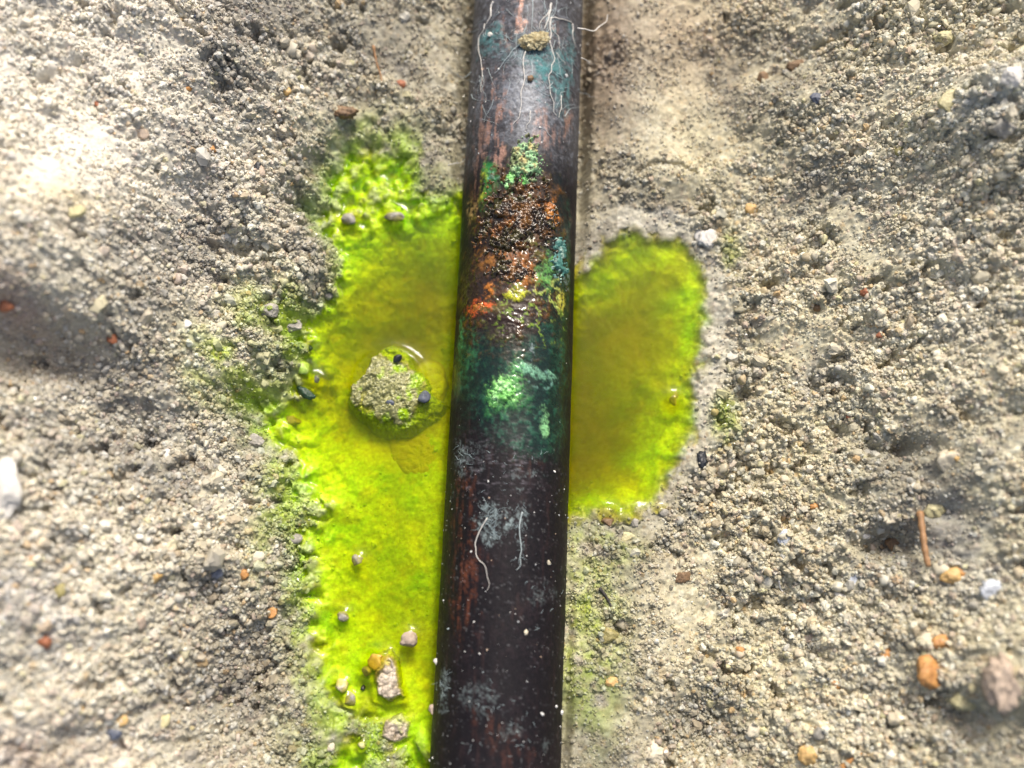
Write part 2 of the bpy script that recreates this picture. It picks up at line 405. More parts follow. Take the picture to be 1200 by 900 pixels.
M_SAND, nd, lk, bs = new_mat('damp_sand')
v = coords(nd, lk); n1_ = noise_node(nd, lk, v, 2.2, 4, .65); n2_ = noise_node(nd, lk, v, 3.0, 4, .7)
lk.new(mul_by_noise(nd, lk, attr(nd, 'col').outputs['Color'], n1_, .70, 1.25), bs.inputs['Base Color'])
lk.new(attr(nd, 'rough').outputs['Fac'], bs.inputs['Roughness'])
add_bump(nd, lk, bs, n2_, 0.12, 0.7)

M_GRAIN, nd, lk, bs = new_mat('sand_grain')
lk.new(attr(nd, 'gcol', 'INSTANCER').outputs['Color'], bs.inputs['Base Color'])
lk.new(attr(nd, 'grgh', 'INSTANCER').outputs['Fac'], bs.inputs['Roughness'])

def stone_mat(name, col, rough=.6, var=.3, col2=None, bump_d=.12, spec=.5, sc=1.2, sub=0.0):
    m, nd, lk, bs = new_mat(name)
    v = coords(nd, lk); nz = noise_node(nd, lk, v, sc, 5, .65); n3 = noise_node(nd, lk, v, sc * 3.5, 3, .6)
    cr = nd.new('ShaderNodeValToRGB')
    c2 = col2 or tuple(max(0, c * (1 - var)) for c in col)
    cr.color_ramp.elements[0].position = .32; cr.color_ramp.elements[1].position = .66
    cr.color_ramp.elements[0].color = (*c2, 1); cr.color_ramp.elements[1].color = (*col, 1)
    lk.new(nz.outputs['Fac'], cr.inputs[0]); lk.new(cr.outputs[0], bs.inputs['Base Color'])
    bs.inputs['Roughness'].default_value = rough; bs.inputs['Specular IOR Level'].default_value = spec
    if sub:
        bs.inputs['Subsurface Weight'].default_value = sub
        bs.inputs['Subsurface Radius'].default_value = (.8, .5, .3); bs.inputs['Subsurface Scale'].default_value = MM
    add_bump(nd, lk, bs, n3, bump_d, .8)
    return m

M_PIPE, nd, lk, bs = new_mat('oxidised_copper')
v = coords(nd, lk); nz = noise_node(nd, lk, v, 3.4, 6, .75)
lk.new(mul_by_noise(nd, lk, attr(nd, 'col').outputs['Color'], nz, .45, 1.5), bs.inputs['Base Color'])
lk.new(attr(nd, 'rough').outputs['Fac'], bs.inputs['Roughness'])
lk.new(attr(nd, 'metal').outputs['Fac'], bs.inputs['Metallic']); bs.inputs['Specular IOR Level'].default_value = .17
add_bump(nd, lk, bs, nz, 0.05, .6)
lk.new(attr(nd, 'coat').outputs['Fac'], bs.inputs['Coat Weight']); bs.inputs['Coat Roughness'].default_value = .12

M_CRUST, nd, lk, bs = new_mat('corrosion_crust')
v = coords(nd, lk); nz = noise_node(nd, lk, v, 3.0, 4, .7)
lk.new(mul_by_noise(nd, lk, attr(nd, 'col').outputs['Color'], nz, .6, 1.35), bs.inputs['Base Color'])
lk.new(attr(nd, 'rough').outputs['Fac'], bs.inputs['Roughness'])
add_bump(nd, lk, bs, nz, 0.10, .8)
lk.new(attr(nd, 'coat').outputs['Fac'], bs.inputs['Coat Weight']); bs.inputs['Coat Roughness'].default_value = .1

M_WATER = bpy.data.materials.new('dyed_water'); M_WATER.use_nodes = True
nd, lk = M_WATER.node_tree.nodes, M_WATER.node_tree.links
nd.remove(nd['Principled BSDF']); outn = nd['Material Output']
tr = nd.new('ShaderNodeBsdfTransparent'); gl = nd.new('ShaderNodeBsdfGlossy'); gl.inputs['Roughness'].default_value = .07
fr = nd.new('ShaderNodeFresnel'); fr.inputs['IOR'].default_value = 1.27
mx = nd.new('ShaderNodeMixShader')
lk.new(fr.outputs[0], mx.inputs[0]); lk.new(tr.outputs[0], mx.inputs[1]); lk.new(gl.outputs[0], mx.inputs[2]); lk.new(mx.outputs[0], outn.inputs['Surface'])
va = nd.new('ShaderNodeVolumeAbsorption'); va.inputs['Color'].default_value = (1 - 0.056, 1 - 0.072, 0, 1); va.inputs['Density'].default_value = 1700
vs = nd.new('ShaderNodeVolumeScatter'); vs.inputs['Color'].default_value = (.68, 1.0, .02, 1); vs.inputs['Density'].default_value = 110; vs.inputs['Anisotropy'].default_value = 0.2
va2 = nd.new('ShaderNodeAddShader'); lk.new(va.outputs[0], va2.inputs[0]); lk.new(vs.outputs[0], va2.inputs[1])
lk.new(va2.outputs[0], outn.inputs['Volume'])

# ------------------------------------------------------------------ mesh helpers
def link(o, parent=None):
    scene.collection.objects.link(o)
    if parent is not None: o.parent = parent
    return o
def mesh_np(name, verts, faces, mat, parent=None, smooth=True, attrs=None):
    me = bpy.data.meshes.new(name)
    verts = np.asarray(verts, dtype=np.float64) * MM
    faces = np.asarray(faces, dtype=np.int32)
    k = faces.shape[1]
    me.vertices.add(len(verts)); me.vertices.foreach_set('co', verts.ravel().astype(np.float32))
    me.loops.add(faces.size); me.loops.foreach_set('vertex_index', faces.ravel())
    me.polygons.add(len(faces)); me.polygons.foreach_set('loop_start', np.arange(0, faces.size, k, dtype=np.int32))
    me.update(calc_edges=True)
    me.polygons.foreach_set('use_smooth', np.full(len(faces), smooth))
    for an, av in (attrs or {}).items():
        if av.ndim == 2:
            a = me.attributes.new(an, 'FLOAT_COLOR', 'POINT')
            a.data.foreach_set('color', np.concatenate([av, np.ones((len(av), 1))], 1).astype(np.float32).ravel())
        else:
            a = me.attributes.new(an, 'FLOAT', 'POINT'); a.data.foreach_set('value', av.astype(np.float32).ravel())
    me.materials.append(mat)
    return link(bpy.data.objects.new(name, me), parent)
def grid_faces(nx, ny, keep=None):
    j, i = np.meshgrid(np.arange(ny - 1), np.arange(nx - 1), indexing='ij')
    a = (j * nx + i); f = np.stack([a, a + 1, a + nx + 1, a + nx], -1)
    return f[keep] if keep is not None else f.reshape(-1, 4)
def tag(o, label=None, cat=None, group=None, kind=None):
    if label: o['label'] = label
    if cat: o['category'] = cat
    if group: o['group'] = group
    if kind: o['kind'] = kind
    return o

# ------------------------------------------------------------------ the ground
V = np.stack([XX, YY, Z], -1).reshape(-1, 3)
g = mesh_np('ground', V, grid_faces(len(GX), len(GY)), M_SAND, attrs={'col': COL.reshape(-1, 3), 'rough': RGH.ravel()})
tag(g, 'pale sandy soil dug out around the pipe', kind='structure')

# ------------------------------------------------------------------ dyed water, one body each side of the pipe
STONE_OUT = [(447, 408), (470, 404), (480, 425), (497, 440), (500, 458), (512, 466), (505, 485), (488, 492), (462, 502), (440, 498), (425, 484), (411, 468), (413, 450), (428, 436), (432, 424)]
CLOD_OUT = [(440, 768), (455, 764), (464, 775), (470, 800), (473, 815), (455, 822), (440, 815), (436, 795)]
MENISCUS = [(456, 450, 43), (712, 606, 10), (742, 607, 8), (775, 602, 6), (790, 470, 6), (441, 775, 8), (430, 786, 5), (478, 749, 9), (411, 820, 7), (401, 803, 6), (355, 432, 8), (359, 409, 6), (371, 445, 4), (409, 258, 8), (462, 255, 9), (419, 657, 5), (402, 722, 6), (424, 873, 4)]
def water(name, label, side, box):
    step = 0.18
    xs = np.arange(box[0], box[1], step); ys = np.arange(box[2], box[3], step)
    wx, wy = np.meshgrid(xs, ys)
    gz = lookup(Z, wx, wy)
    s1, s2 = lookup(SL, wx, wy), lookup(SR, wx, wy); sdd = s1 if side < 0 else s2
    # a blurred ground for the meniscus
    def blur(a, n):
        for _ in range(n):
            a = (np.roll(a, 1, 0) + np.roll(a, -1, 0) + np.roll(a, 1, 1) + np.roll(a, -1, 1) + 2 * a) / 6
        return a
    gb = blur(gz, 3)
    ac = pipe_across(wx, wy); dp = np.maximum(np.abs(ac) - PR * 0.985, 0)
    rise = (0.38 if side < 0 else 0.12) * np.exp(np.clip((gb - WZ - 0.05) / 0.20, -8, 0.0)) + 0.9 * np.exp(-dp / 0.55)
    for (a_, b_, r_) in MENISCUS:
        c_ = at(a_, b_, WZ); rise = rise + .48 * np.exp(-np.maximum(np.hypot(wx - c_[0], wy - c_[1]) - r_ * MPP, 0) / .6)
    for poly in (CLOD_OUT,):
        rise = rise + .75 * np.exp(-np.maximum(-poly_sd(wx, wy, [tuple(at(a_, b_, WZ)[:2]) for a_, b_ in poly]), 0) / .85)
    wz = WZ + np.maximum(rise, 0)
    wz = blur(wz, 2) + 0.012 * fbm(wx, wy, 2.5, 2, 900)
    inside = (sdd > -2.0) & (ac * side > 5.6)
    cell = inside & (wz > gz - 0.35)
    # grow a little so that the sheet's edge ends inside the sand
    keep = cell[:-1, :-1] & cell[1:, :-1] & cell[:-1, 1:] & cell[1:, 1:]
    nx, ny = len(xs), len(ys)
    top = np.stack([wx, wy, wz], -1).reshape(-1, 3)
    bot = np.stack([wx, wy, np.minimum(gz - 1.2, wz - 1.2)], -1).reshape(-1, 3)
    ft = grid_faces(nx, ny, keep); fb = ft[:, ::-1] + nx * ny
    # walls round every open edge
    e = np.concatenate([ft[:, [0, 1]], ft[:, [1, 2]], ft[:, [2, 3]], ft[:, [3, 0]]])
    key = e[:, 0].astype(np.int64) * (nx * ny) + e[:, 1]; rev = e[:, 1].astype(np.int64) * (nx * ny) + e[:, 0]
    be = e[~np.isin(key, rev)]
    wl = np.stack([be[:, 1], be[:, 0], be[:, 0] + nx * ny, be[:, 1] + nx * ny], -1)
    F = np.concatenate([ft, fb, wl]); used = np.unique(F)
    remap = np.zeros(2 * nx * ny, dtype=np.int32); remap[used] = np.arange(len(used))
    o = mesh_np(name, np.concatenate([top, bot])[used], remap[F], M_WATER)
    tag(o, label, kind='structure')
    return o
xa = min(p[0] for p in PL) - 3; ya = min(p[1] for p in PL) - 4; yb = max(p[1] for p in PL) + 3
water('pool_water', 'green dyed water standing left of the pipe', -1, (xa, 2, ya, yb))
water('pool_water', 'green dyed water standing right of the pipe', 1, (0, max(p[0] for p in PRt) + 3, min(p[1] for p in PRt) - 3, max(p[1] for p in PRt) + 3))

# ------------------------------------------------------------------ the pipe
pipe = bpy.data.objects.new('copper_pipe', None); link(pipe)
tag(pipe, 'dark corroded copper pipe with green stains and pinhole rust', 'pipe')
S0, S1 = -75.0, 92.0
sa_ = np.arange(S0, S1, 0.13)
half = math.pi * PR
aa = np.concatenate([np.arange(-13.0, 13.0, 0.13), np.linspace(13.0, 2 * half - 13.0, 26)])
AA, SS = np.meshgrid(aa, sa_)
NA = len(aa)
AAw = np.where(AA > half, AA - 2 * half, AA)
def blob(px, py, rx, ry, seed, ragged=.6, sharp=.45, S=None, A=None):
    """ragged patch on the pipe centred where the photo shows it (radii in photo pixels)"""
    S_, A_ = (SS, AAw) if S is None else (S, A)
    q = on_pipe(px, py); rx, ry = rx * MPP, ry * MPP
    n = fbm(S_, A_, 1.6, 4, seed, .6) * ragged + fbm(S_, A_, .5, 4, seed + 50, .75) * (ragged * .8 + .25)
    d = np.hypot((A_ - q[1]) / rx, (S_ - q[0]) / ry) + n
    return sstep(1 + sharp, 1 - sharp, d)
pc = np.zeros(SS.shape + (3,)) + np.array([.007, .006, .008])
pr_ = np.full(SS.shape, .55); pm = np.zeros(SS.shape); ph = np.zeros(SS.shape); pw = np.full(SS.shape, .0)
fine = fbm(SS, AAw, .55, 4, 1001, .65); med = fbm(SS, AAw, 3.0, 4, 1011, .6); streak = .5 * fbm(SS * .28, AAw * 1.8, .8, 4, 1021, .6) + .9 * (vnoise(SS * .32, AAw * 2.3, 77) + .6 * vnoise(SS * .6, AAw * 5.1, 78) - .8)
scratch = fbm(SS * 2.2, AAw * .6, .5, 3, 1031, .6)
tex = .55 * fbm(SS, AAw, .35, 4, 1051, .75) + .3 * med
def lay(m, col, r=None, metal=None, h=0, coat=None):
    global pc, pr_, pm, ph, pw
    m = np.clip(m * (1 + tex), 0, 1)
    pc = pc * (1 - m[..., None]) + np.array(col) * m[..., None]
    if r is not None: pr_ = pr_ * (1 - m) + r * m
    if metal is not None: pm = pm * (1 - m) + metal * m
    if coat is not None: pw = pw * (1 - m) + coat * m
    ph = ph + h * m
def srow(py): return on_pipe(600, py)[0]
upper = sstep(srow(215), srow(120), SS)
lay(sstep(-.1, .6, fine + med * .6) * .6, (.016, .011, .014))
lay(sstep(.2, .7, streak) * .5, (.032, .018, .018))
lay(upper * (0.8 + .35 * fine), (.085, .088, .10), .42, .25)
lay(upper * sstep(.15, .7, fine) * .7, (.13, .14, .16), .5)
lay(upper * blob(620, 120, 34, 60, 1041) * .65, (.17, .185, .21), .4, .2)  # bluish sky highlight of the upper pipe, laid into its colour
CU, CUD = (.36, .215, .165), (.125, .040, .020)
for (x_, y_, rx, ry, k) in [(578, 152, 17, 48, .95), (583, 182, 12, 22, .8), (603, 22, 15, 30, .8), (664, 135, 10, 24, .8), (640, 150, 16, 22, .5), (561, 150, 8, 60, .45), (650, 40, 10, 16, .25)]:
    m = blob(x_, y_, rx, ry, 1100 + x_, .8, .7) * sstep(-.15, .35, streak + .5 * fine)
    lay(m * k, CU, .38, .55)
for (x_, y_, rx, ry, k) in [(541, 640, 15, 62, .95), (545, 705, 17, 36, .95), (533, 590, 8, 22, .8), (562, 845, 16, 14, .4), (600, 880, 22, 18, .35), (580, 855, 5, 12, .6), (560, 660, 14, 12, .4), (545, 215, 9, 34, .5), (700, 0, 1, 1, 0), (523, 560, 6, 50, .5), (610, 540, 25, 12, .2), (555, 230, 8, 28, .45)]:
    if k and on_pipe(x_, y_):
        m = blob(x_, y_, rx, ry, 1200 + x_, .6) * sstep(-.25, .3, streak)
        lay(m * k * .62 * sstep(-.5, .3, fine), CUD, .55, .1)
mot = fbm(SS, AAw, .7, 4, 1081, .75)
lay(upper * sstep(.1, .5, mot) * .55, (.20, .22, .26), .5)
lay(upper * sstep(.1, .5, -mot) * .6, (.020, .018, .022), .45)
# teal verdigris
for (x_, y_, rx, ry, k) in [(574, 48, 18, 20, .8), (650, 82, 22, 32, .8), (668, 62, 10, 24, .7), (632, 70, 14, 12, .6), (604, 60, 22, 16, .35), (660, 118, 14, 18, .5), (655, 290, 14, 30, .7)]:
    if on_pipe(x_, y_): lay(blob(x_, y_, rx, ry, 1300 + x_, .8) * sstep(-.5, .3, fine) * k, (.07, .19, .20), .75, 0, .05, 0)
# wet dark green below the leak
wetg = np.maximum.reduce([blob(600, 430, 68, 62, 1400, .35), blob(648, 400, 26, 110, 1401, .3), blob(545, 425, 26, 42, 1402, .3), blob(630, 490, 42, 38, 1403, .3), blob(662, 330, 12, 90, 1405, .3)])
lay(wetg * .92, (.004, .018, .013), .3, 0, 0, .45)
lay(wetg * sstep(-.05, .6, fine + .4 * med) * .85, (.012, .062, .036), .4, 0, .03)
lay(blob(548, 415, 22, 30, 1411, .6) * sstep(-.2, .5, fine) * .7, (.02, .10, .035), .5)
lay(blob(600, 500, 26, 24, 1412, .8) * sstep(-.1, .5, fine) * .4, (.04, .14, .09), .5)
lay(blob(530, 300, 14, 48, 1413, .4) * .8, (.02, .075, .02), .4)
lay(blob(535, 280, 5, 30, 1414, .4) * .5, (.05, .22, .02), .4)
# greens round the crust
lay(blob(573, 215, 10, 26, 1421, .5) * .95, (.020, .20, .050), .35, 0, .08)
lay(blob(566, 222, 5, 24, 1422, .8, .7) * sstep(-.4, .2, fine) * .8, (.33, .38, .03), .4, 0, .1)
lay(blob(578, 212, 7, 12, 1423, .7) * sstep(.0, .4, fine) * .9, (.25, .55, .42), .6, 0, .1)
lay(blob(553, 245, 9, 14, 1424, .9, .7) * sstep(-.2, .4, fine) * .6, (.40, .27, .10), .5)
lay(blob(652, 252, 12, 55, 1425, .3) * .75, (.008, .016, .018), .3)
am = fbm(SS, AAw, 1.3, 5, 1460, .7)
zone = np.maximum(blob(607, 262, 46, 62, 1461, .6, .7), blob(590, 345, 50, 48, 1462, .6, .7))
lay(zone * .95, (.022, .012, .005), .22, 0, .06, .7)
lay(zone * sstep(-.05, .4, am), (.085, .038, .008), .25, 0, .12, .7)
lay(zone * sstep(.2, .55, fbm(SS, AAw, 1.0, 4, 1470, .7)) * .6, (.21, .078, .012), .3, 0, .16, .7)
lay(zone * sstep(.2, .5, fbm(SS, AAw, 1.2, 4, 1480, .7)) * .7, (.10, .11, .012), .3, 0, .1, .7)
lay(blob(560, 325, 24, 32, 1431, .4) * .9, (.020, .012, .010), .3)
lay(blob(592, 372, 24, 30, 1432, .4) * .9, (.020, .010, .007), .3)
lay(blob(574, 360, 22, 5, 1433, .5) * .8, (.12, .10, .03), .3)
swirl = 1 - np.abs(fbm(SS + .8 * med, AAw + .8 * fine, 1.7, 3, 1440)) * 7
lay(np.clip(swirl, 0, 1) * blob(625, 365, 38, 34, 1441, .5) * .8, (.22, .36, .03), .4, 0, .05)
lay(np.clip(swirl, 0, 1) * blob(645, 345, 24, 26, 1442, .5) * .8, (.40, .46, .12), .4, 0, .05)
for (x_, y_, rx, ry, col, k) in [(645, 250, 10, 14, (.55, .20, .03), .9), (574, 340, 5, 6, (.62, .22, .03), 1), (560, 362, 12, 6, (.60, .10, .02), 1), (603, 345, 8, 5, (.48, .50, .02), 1), (658, 348, 7, 9, (.52, .47, .06), .9),
                                (598, 305, 22, 14, (.30, .11, .03), .7), (640, 322, 10, 16, (.12, .33, .08), .8), (612, 322, 10, 14, (.35, .13, .02), .8), (580, 300, 16, 12, (.26, .11, .02), .8),
                                (590, 460, 12, 12, (.25, .62, .16), 1), (592, 468, 17, 14, (.04, .20, .05), .5), (618, 432, 12, 5, (.22, .50, .32), .8), (637, 440, 13, 4, (.16, .36, .24), .8), (638, 495, 4, 12, (.22, .50, .22), .9),
                                (606, 440, 7, 12, (.12, .42, .10), .7), (540, 395, 5, 20, (.06, .28, .10), .6)]:
    lay(blob(x_, y_, rx * 1.15, ry * 1.15, 1500 + x_, .9, .6) * sstep(-.45, .25, fbm(SS, AAw, .42, 4, 1550 + x_, .75)) * k, col, .45, 0, .10)
# chalky marks
for (x_, y_, rx, ry, k) in [(574, 605, 17, 16, .85), (575, 628, 10, 10, .7), (611, 610, 9, 22, .6), (612, 640, 5, 8, .5), (541, 524, 4, 9, .9), (542, 540, 10, 3, .95), (541, 552, 6, 6, .5), (520, 800, 9, 14, .9), (520, 825, 9, 8, .6), (529, 583, 6, 6, .4),
                            (560, 815, 14, 14, .35), (597, 858, 8, 8, .5), (665, 325, 6, 12, .7), (623, 410, 3, 9, .8), (612, 555, 20, 6, .35), (553, 530, 22, 16, .3), (640, 870, 8, 10, .3), (636, 700, 16, 12, .25), (610, 38, 9, 6, .6)]:
    if on_pipe(x_, y_): lay(blob(x_, y_, rx, ry, 1600 + x_ + y_, .9, .25) * sstep(-.15, .35, fbm(SS, AAw, .28, 4, 1650 + x_, .7)) * k * .5, (.33, .42, .43), .7, 0, .04)
ring = np.abs(np.hypot((AAw - on_pipe(634, 445)[1]) / 1.6, (SS - on_pipe(634, 445)[0]) / 1.1) - 1)
lay(sstep(.22, .05, ring) * .5 * sstep(-.15, .35, fine), (.16, .34, .28), .5, 0, .05)
lower = sstep(srow(480), srow(560), SS)
lay(lower * sstep(.45, .8, scratch) * .4, (.09, .09, .10), .6)
lay(lower * blob(575, 525, 50, 40, 1701, .5) * sstep(.1, .5, scratch) * .5, (.13, .12, .14), .6)
lay(sstep(.62, .80, fbm(SS, AAw, .32, 2, 1711)) * (.25 * lower + .4 * upper), (.30, .31, .32), .7)
ph = ph + .09 * fbm(SS, AAw, 14, 3, 1061) + .035 * med + .02 * fine + .03 * upper * fine
PV = pipe_point(SS.ravel(), AA.ravel(), ph.ravel())
# faces, closing the seam
ny_ = len(sa_)
j, i = np.meshgrid(np.arange(ny_ - 1), np.arange(NA), indexing='ij'); i2_ = (i + 1) % NA
PF = np.stack([j * NA + i, j * NA + i2_, (j + 1) * NA + i2_, (j + 1) * NA + i], -1).reshape(-1, 4)[:, ::-1]
mesh_np('pipe_wall', PV, PF, M_PIPE, pipe, attrs={'col': pc.reshape(-1, 3), 'rough': np.clip(pr_ + .12 * fine, .15, .9).ravel(), 'metal': pm.ravel(), 'coat': pw.ravel()})

def crust(name, px, py, rx, ry, height, seed, paint, grain=.6, ragged=.5, label=None):
    """a lumpy crust grown on the pipe, rooted below its surface"""
    q = on_pipe(px, py); RX, RY = rx * MPP * 1.5, ry * MPP * 1.5
    st = 0.10
    a = np.arange(q[1] - RX, q[1] + RX, st); s = np.arange(q[0] - RY, q[0] + RY, st)
    A, S = np.meshgrid(a, s)
    m = blob(px, py, rx, ry, seed, ragged, .45, S, A)
    w1, id1 = worley(A, S, grain, seed + 7); w2, id2 = worley(A + .1, S, grain * .5, seed + 27)
    h = height * m * (.35 + .35 * w1 + .18 * w2 + .7 * fbm(A, S, 1.8, 4, seed + 3, .6)) - .25 * (1 - m) - .12
    col, rg = paint(S, A, m, w1, id1, fbm(A, S, 1.2, 3, seed + 5), id2)
    keep = (m > .02)
    k = keep[:-1, :-1] | keep[1:, :-1] | keep[:-1, 1:] | keep[1:, 1:]
    P = pipe_point(S.ravel(), A.ravel(), h.ravel())
    F = grid_faces(len(a), len(s), k); used = np.unique(F); rm = np.zeros(len(P), dtype=np.int32); rm[used] = np.arange(len(used))
    o = mesh_np(name, P[used], rm[F], M_CRUST, pipe, attrs={'col': np.clip(col, 0, .9).reshape(-1, 3)[used], 'rough': rg.ravel()[used], 'coat': np.where(rg < .35, .4, 0.0).ravel()[used]})
    if label: o['label'] = label
    return o
def mixc(a, b, t): return a * (1 - t[..., None]) + b * t[..., None]
def paint_brown(S, A, m, w, idn, n, id2):
    c = np.zeros(S.shape + (3,)) + np.array([.020, .010, .003])
    c = mixc(c, np.array([.17, .075, .014]), sstep(-.05, .5, n) * .8)
    c = mixc(c, np.array([.07, .06, .01]), sstep(.05, .5, -n) * .7)
    c = mixc(c, np.array([.40, .15, .03]), sstep(.3, .6, fbm(S, A, 2.0, 4, 2077)) * .6)
    return c, np.full(S.shape, .16)
def paint_pale(S, A, m, w, idn, n, id2):
    c = np.zeros(S.shape + (3,)) + np.array([.30, .36, .17])
    c = mixc(c, np.array([.30, .52, .27]), sstep(-.3, .3, n))
    c = mixc(c, np.array([.50, .40, .17]), (idn > .8) * .7)
    c = mixc(c, np.array([.02, .02, .012]), (id2 < .22) * .9)
    return c, np.full(S.shape, .6)
def paint_mint(S, A, m, w, idn, n, id2):
    c = np.zeros(S.shape + (3,)) + np.array([.18, .50, .12])
    c = mixc(c, np.array([.42, .75, .35]), sstep(-.2, .4, n))
    return c, np.full(S.shape, .45)
def paint_teal(S, A, m, w, idn, n, id2):
    c = np.zeros(S.shape + (3,)) + np.array([.05, .17, .15])
    c = mixc(c, np.array([.30, .42, .36]), (idn > .7) * .7)
    return c, np.full(S.shape, .5)
def paint_rust(S, A, m, w, idn, n, id2):
    c = np.zeros(S.shape + (3,)) + np.array([.34, .12, .02])
    c = mixc(c, np.array([.65, .28, .04]), sstep(-.1, .5, n))
    return c, np.full(S.shape, .3)
crust('rust_crust', 607, 253, 38, 42, .75, 2000, paint_brown, .42, .8, 'wet dark brown rust crust with sparkling lumps')
crust('verdigris_crust', 617, 186, 17, 24, .75, 2100, paint_pale, .5, .6, 'pale green crust pitted with black holes')
crust('verdigris_crust', 602, 214, 13, 10, .7, 2150, paint_mint, .45, .6, 'mint green crust above the rust')
crust('verdigris_crust', 590, 459, 12, 12, .8, 2200, paint_mint, .5, .4, 'bright mint lump on the dark green stain')
crust('verdigris_crust', 655, 305, 12, 26, .45, 2300, paint_teal, .6, .6, 'teal crust at the right of the pipe')
crust('rust_crust', 645, 253, 9, 14, .6, 2400, paint_rust, .5, .5, 'orange rust lump')
crust('rust_crust', 562, 361, 11, 6, .45, 2450, paint_rust, .4, .5, 'red orange rust streak')
crust('rust_crust', 600, 316, 26, 14, .6, 2500, paint_brown, .6, .6, 'brown rust crust under the nodule')

# ------------------------------------------------------------------ pebbles and clods, each its own thing
def ico(sub):
    bm = bmesh.new(); bmesh.ops.create_icosphere(bm, subdivisions=sub, radius=1)
    v = np.array([p.co[:] for p in bm.verts]); f = np.array([[q.index for q in p.verts] for p in bm.faces]); bm.free()
    return v, f
ICO = {s: ico(s) for s in (2, 3, 4, 5)}
def rock_verts(w, h, t, seed, sub=4, facets=9, rough=.06, rot=0.0):
    r = np.random.default_rng(seed); v, f = ICO[sub]; v = v.copy()
    for _ in range(facets):
        n = r.normal(size=3); n /= np.linalg.norm(n); d = r.uniform(.5, .88)
        k = v @ n; v -= np.outer(np.maximum(k - d, 0) * .92, n)
    nn = v / np.linalg.norm(v, axis=1)[:, None]
    u1, u2 = v[:, 0] * 2 + v[:, 2] * 1.3 + seed, v[:, 1] * 2 - v[:, 2] * 1.7 + seed * .37
    v += nn * (rough * 1.6 * fbm(u1, u2, 1.4, 3, seed) + rough * 1.3 * fbm(u1 * 2, u2 * 2, .5, 4, seed + 3, .65))[:, None]
    v *= np.array([w / 2, h / 2, t / 2])
    c, s = math.cos(rot), math.sin(rot)
    return v @ np.array([[c, s, 0], [-s, c, 0], [0, 0, 1]]), f
def rock(name, label, cat, px, py, wpx, hpx, mat, seed, rot=0, thick=.7, sink=.25, facets=9, rough=.12, group=None, base=None, sub=None, parent=None, smooth=True):
    p = base if base is not None else ground_hit(px, py)
    sc_ = (CAM[2] - p[2]) / CAM[2]
    w, h = wpx * MPP * sc_, hpx * MPP * sc_; t = min(w, h) * thick
    v, f = rock_verts(w, h, t, seed, sub or (3 if max(w, h) < 2.2 else 4), facets, rough, rot)
    v = v + np.array([0, 0, t * (.5 - sink)])
    o = mesh_np(name, v, f, mat, parent, smooth=smooth)
    if parent is None:
        o.location = Vector(p * MM)
        tag(o, label, cat, group)
    return o
ORANGE = stone_mat('orange_stone', (.56, .29, .09), .5, .5, (.36, .17, .06))
AMBER = stone_mat('amber_stone', (.60, .42, .18), .45, .4, (.45, .28, .10), sub=.15)
RED = stone_mat('red_brown_stone', (.36, .13, .06), .55, .4)
OLIVE = stone_mat('olive_stone', (.34, .30, .12), .5, .4)
YELLOW = stone_mat('yellow_stone', (.58, .53, .30), .5, .3)
WHITE = stone_mat('white_stone', (.66, .64, .59), .5, .2, bump_d=.08)
CREAM = stone_mat('cream_stone', (.64, .58, .44), .55, .3)
GREY = stone_mat('grey_stone', (.38, .36, .31), .6, .5)
BLUE = stone_mat('slate_blue_stone', (.13, .15, .20), .45, .5)
BLACK = stone_mat('black_stone', (.018, .022, .03), .35, .5)
BROWN = stone_mat('brown_stone', (.24, .15, .08), .6, .5)
PINK = stone_mat('pink_stone', (.50, .40, .31), .6, .35)
PALEB = stone_mat('pale_blue_stone', (.52, .56, .62), .5, .2)
LIME = stone_mat('lime_stained_stone', (.50, .66, .16), .25, .5, (.25, .42, .04))
DKGRN = stone_mat('dark_green_stone', (.02, .06, .03), .3, .5)

# the sandy lump standing out of the left pool
CLOD, nd, lk, bs = new_mat('wet_sandy_clod')
v = coords(nd, lk); vo = nd.new('ShaderNodeTexVoronoi'); vo.inputs['Scale'].default_value = 2.6; lk.new(v, vo.inputs['Vector'])
cr = nd.new('ShaderNodeValToRGB'); el = cr.color_ramp
el.elements[0].position = 0; el.elements[0].color = (.13, .12, .06, 1); el.elements[1].position = 1; el.elements[1].color = (.42, .39, .23, 1)
e_ = el.elements.new(.5); e_.color = (.27, .25, .12, 1)
sep = nd.new('ShaderNodeSeparateColor'); lk.new(vo.outputs['Color'], sep.inputs[0]); lk.new(sep.outputs[0], cr.inputs[0])
nzg = noise_node(nd, lk, v, .32, 3); mr = nd.new('ShaderNodeMapRange'); mr.inputs['From Min'].default_value = .46; mr.inputs['From Max'].default_value = .60
lk.new(nzg.outputs['Fac'], mr.inputs['Value']); mg = nd.new('ShaderNodeMix'); mg.data_type = 'RGBA'
lk.new(mr.outputs[0], mg.inputs['Factor']); lk.new(cr.outputs[0], mg.inputs['A']); mg.inputs['B'].default_value = (.34, .40, .03, 1)
lk.new(mg.outputs['Result'], bs.inputs['Base Color']); bs.inputs['Roughness'].default_value = .28
nzb = noise_node(nd, lk, v, 2.4, 4, .7); add_bump(nd, lk, bs, nzb, .25, 1)
SANDC = stone_mat('sandy_clod_pink', (.54, .46, .34), .6, .6, bump_d=.35, sc=1.8)
SUBM = stone_mat('submerged_clod', (.46, .60, .02), .6, .5, (.40, .44, .02), bump_d=.3)

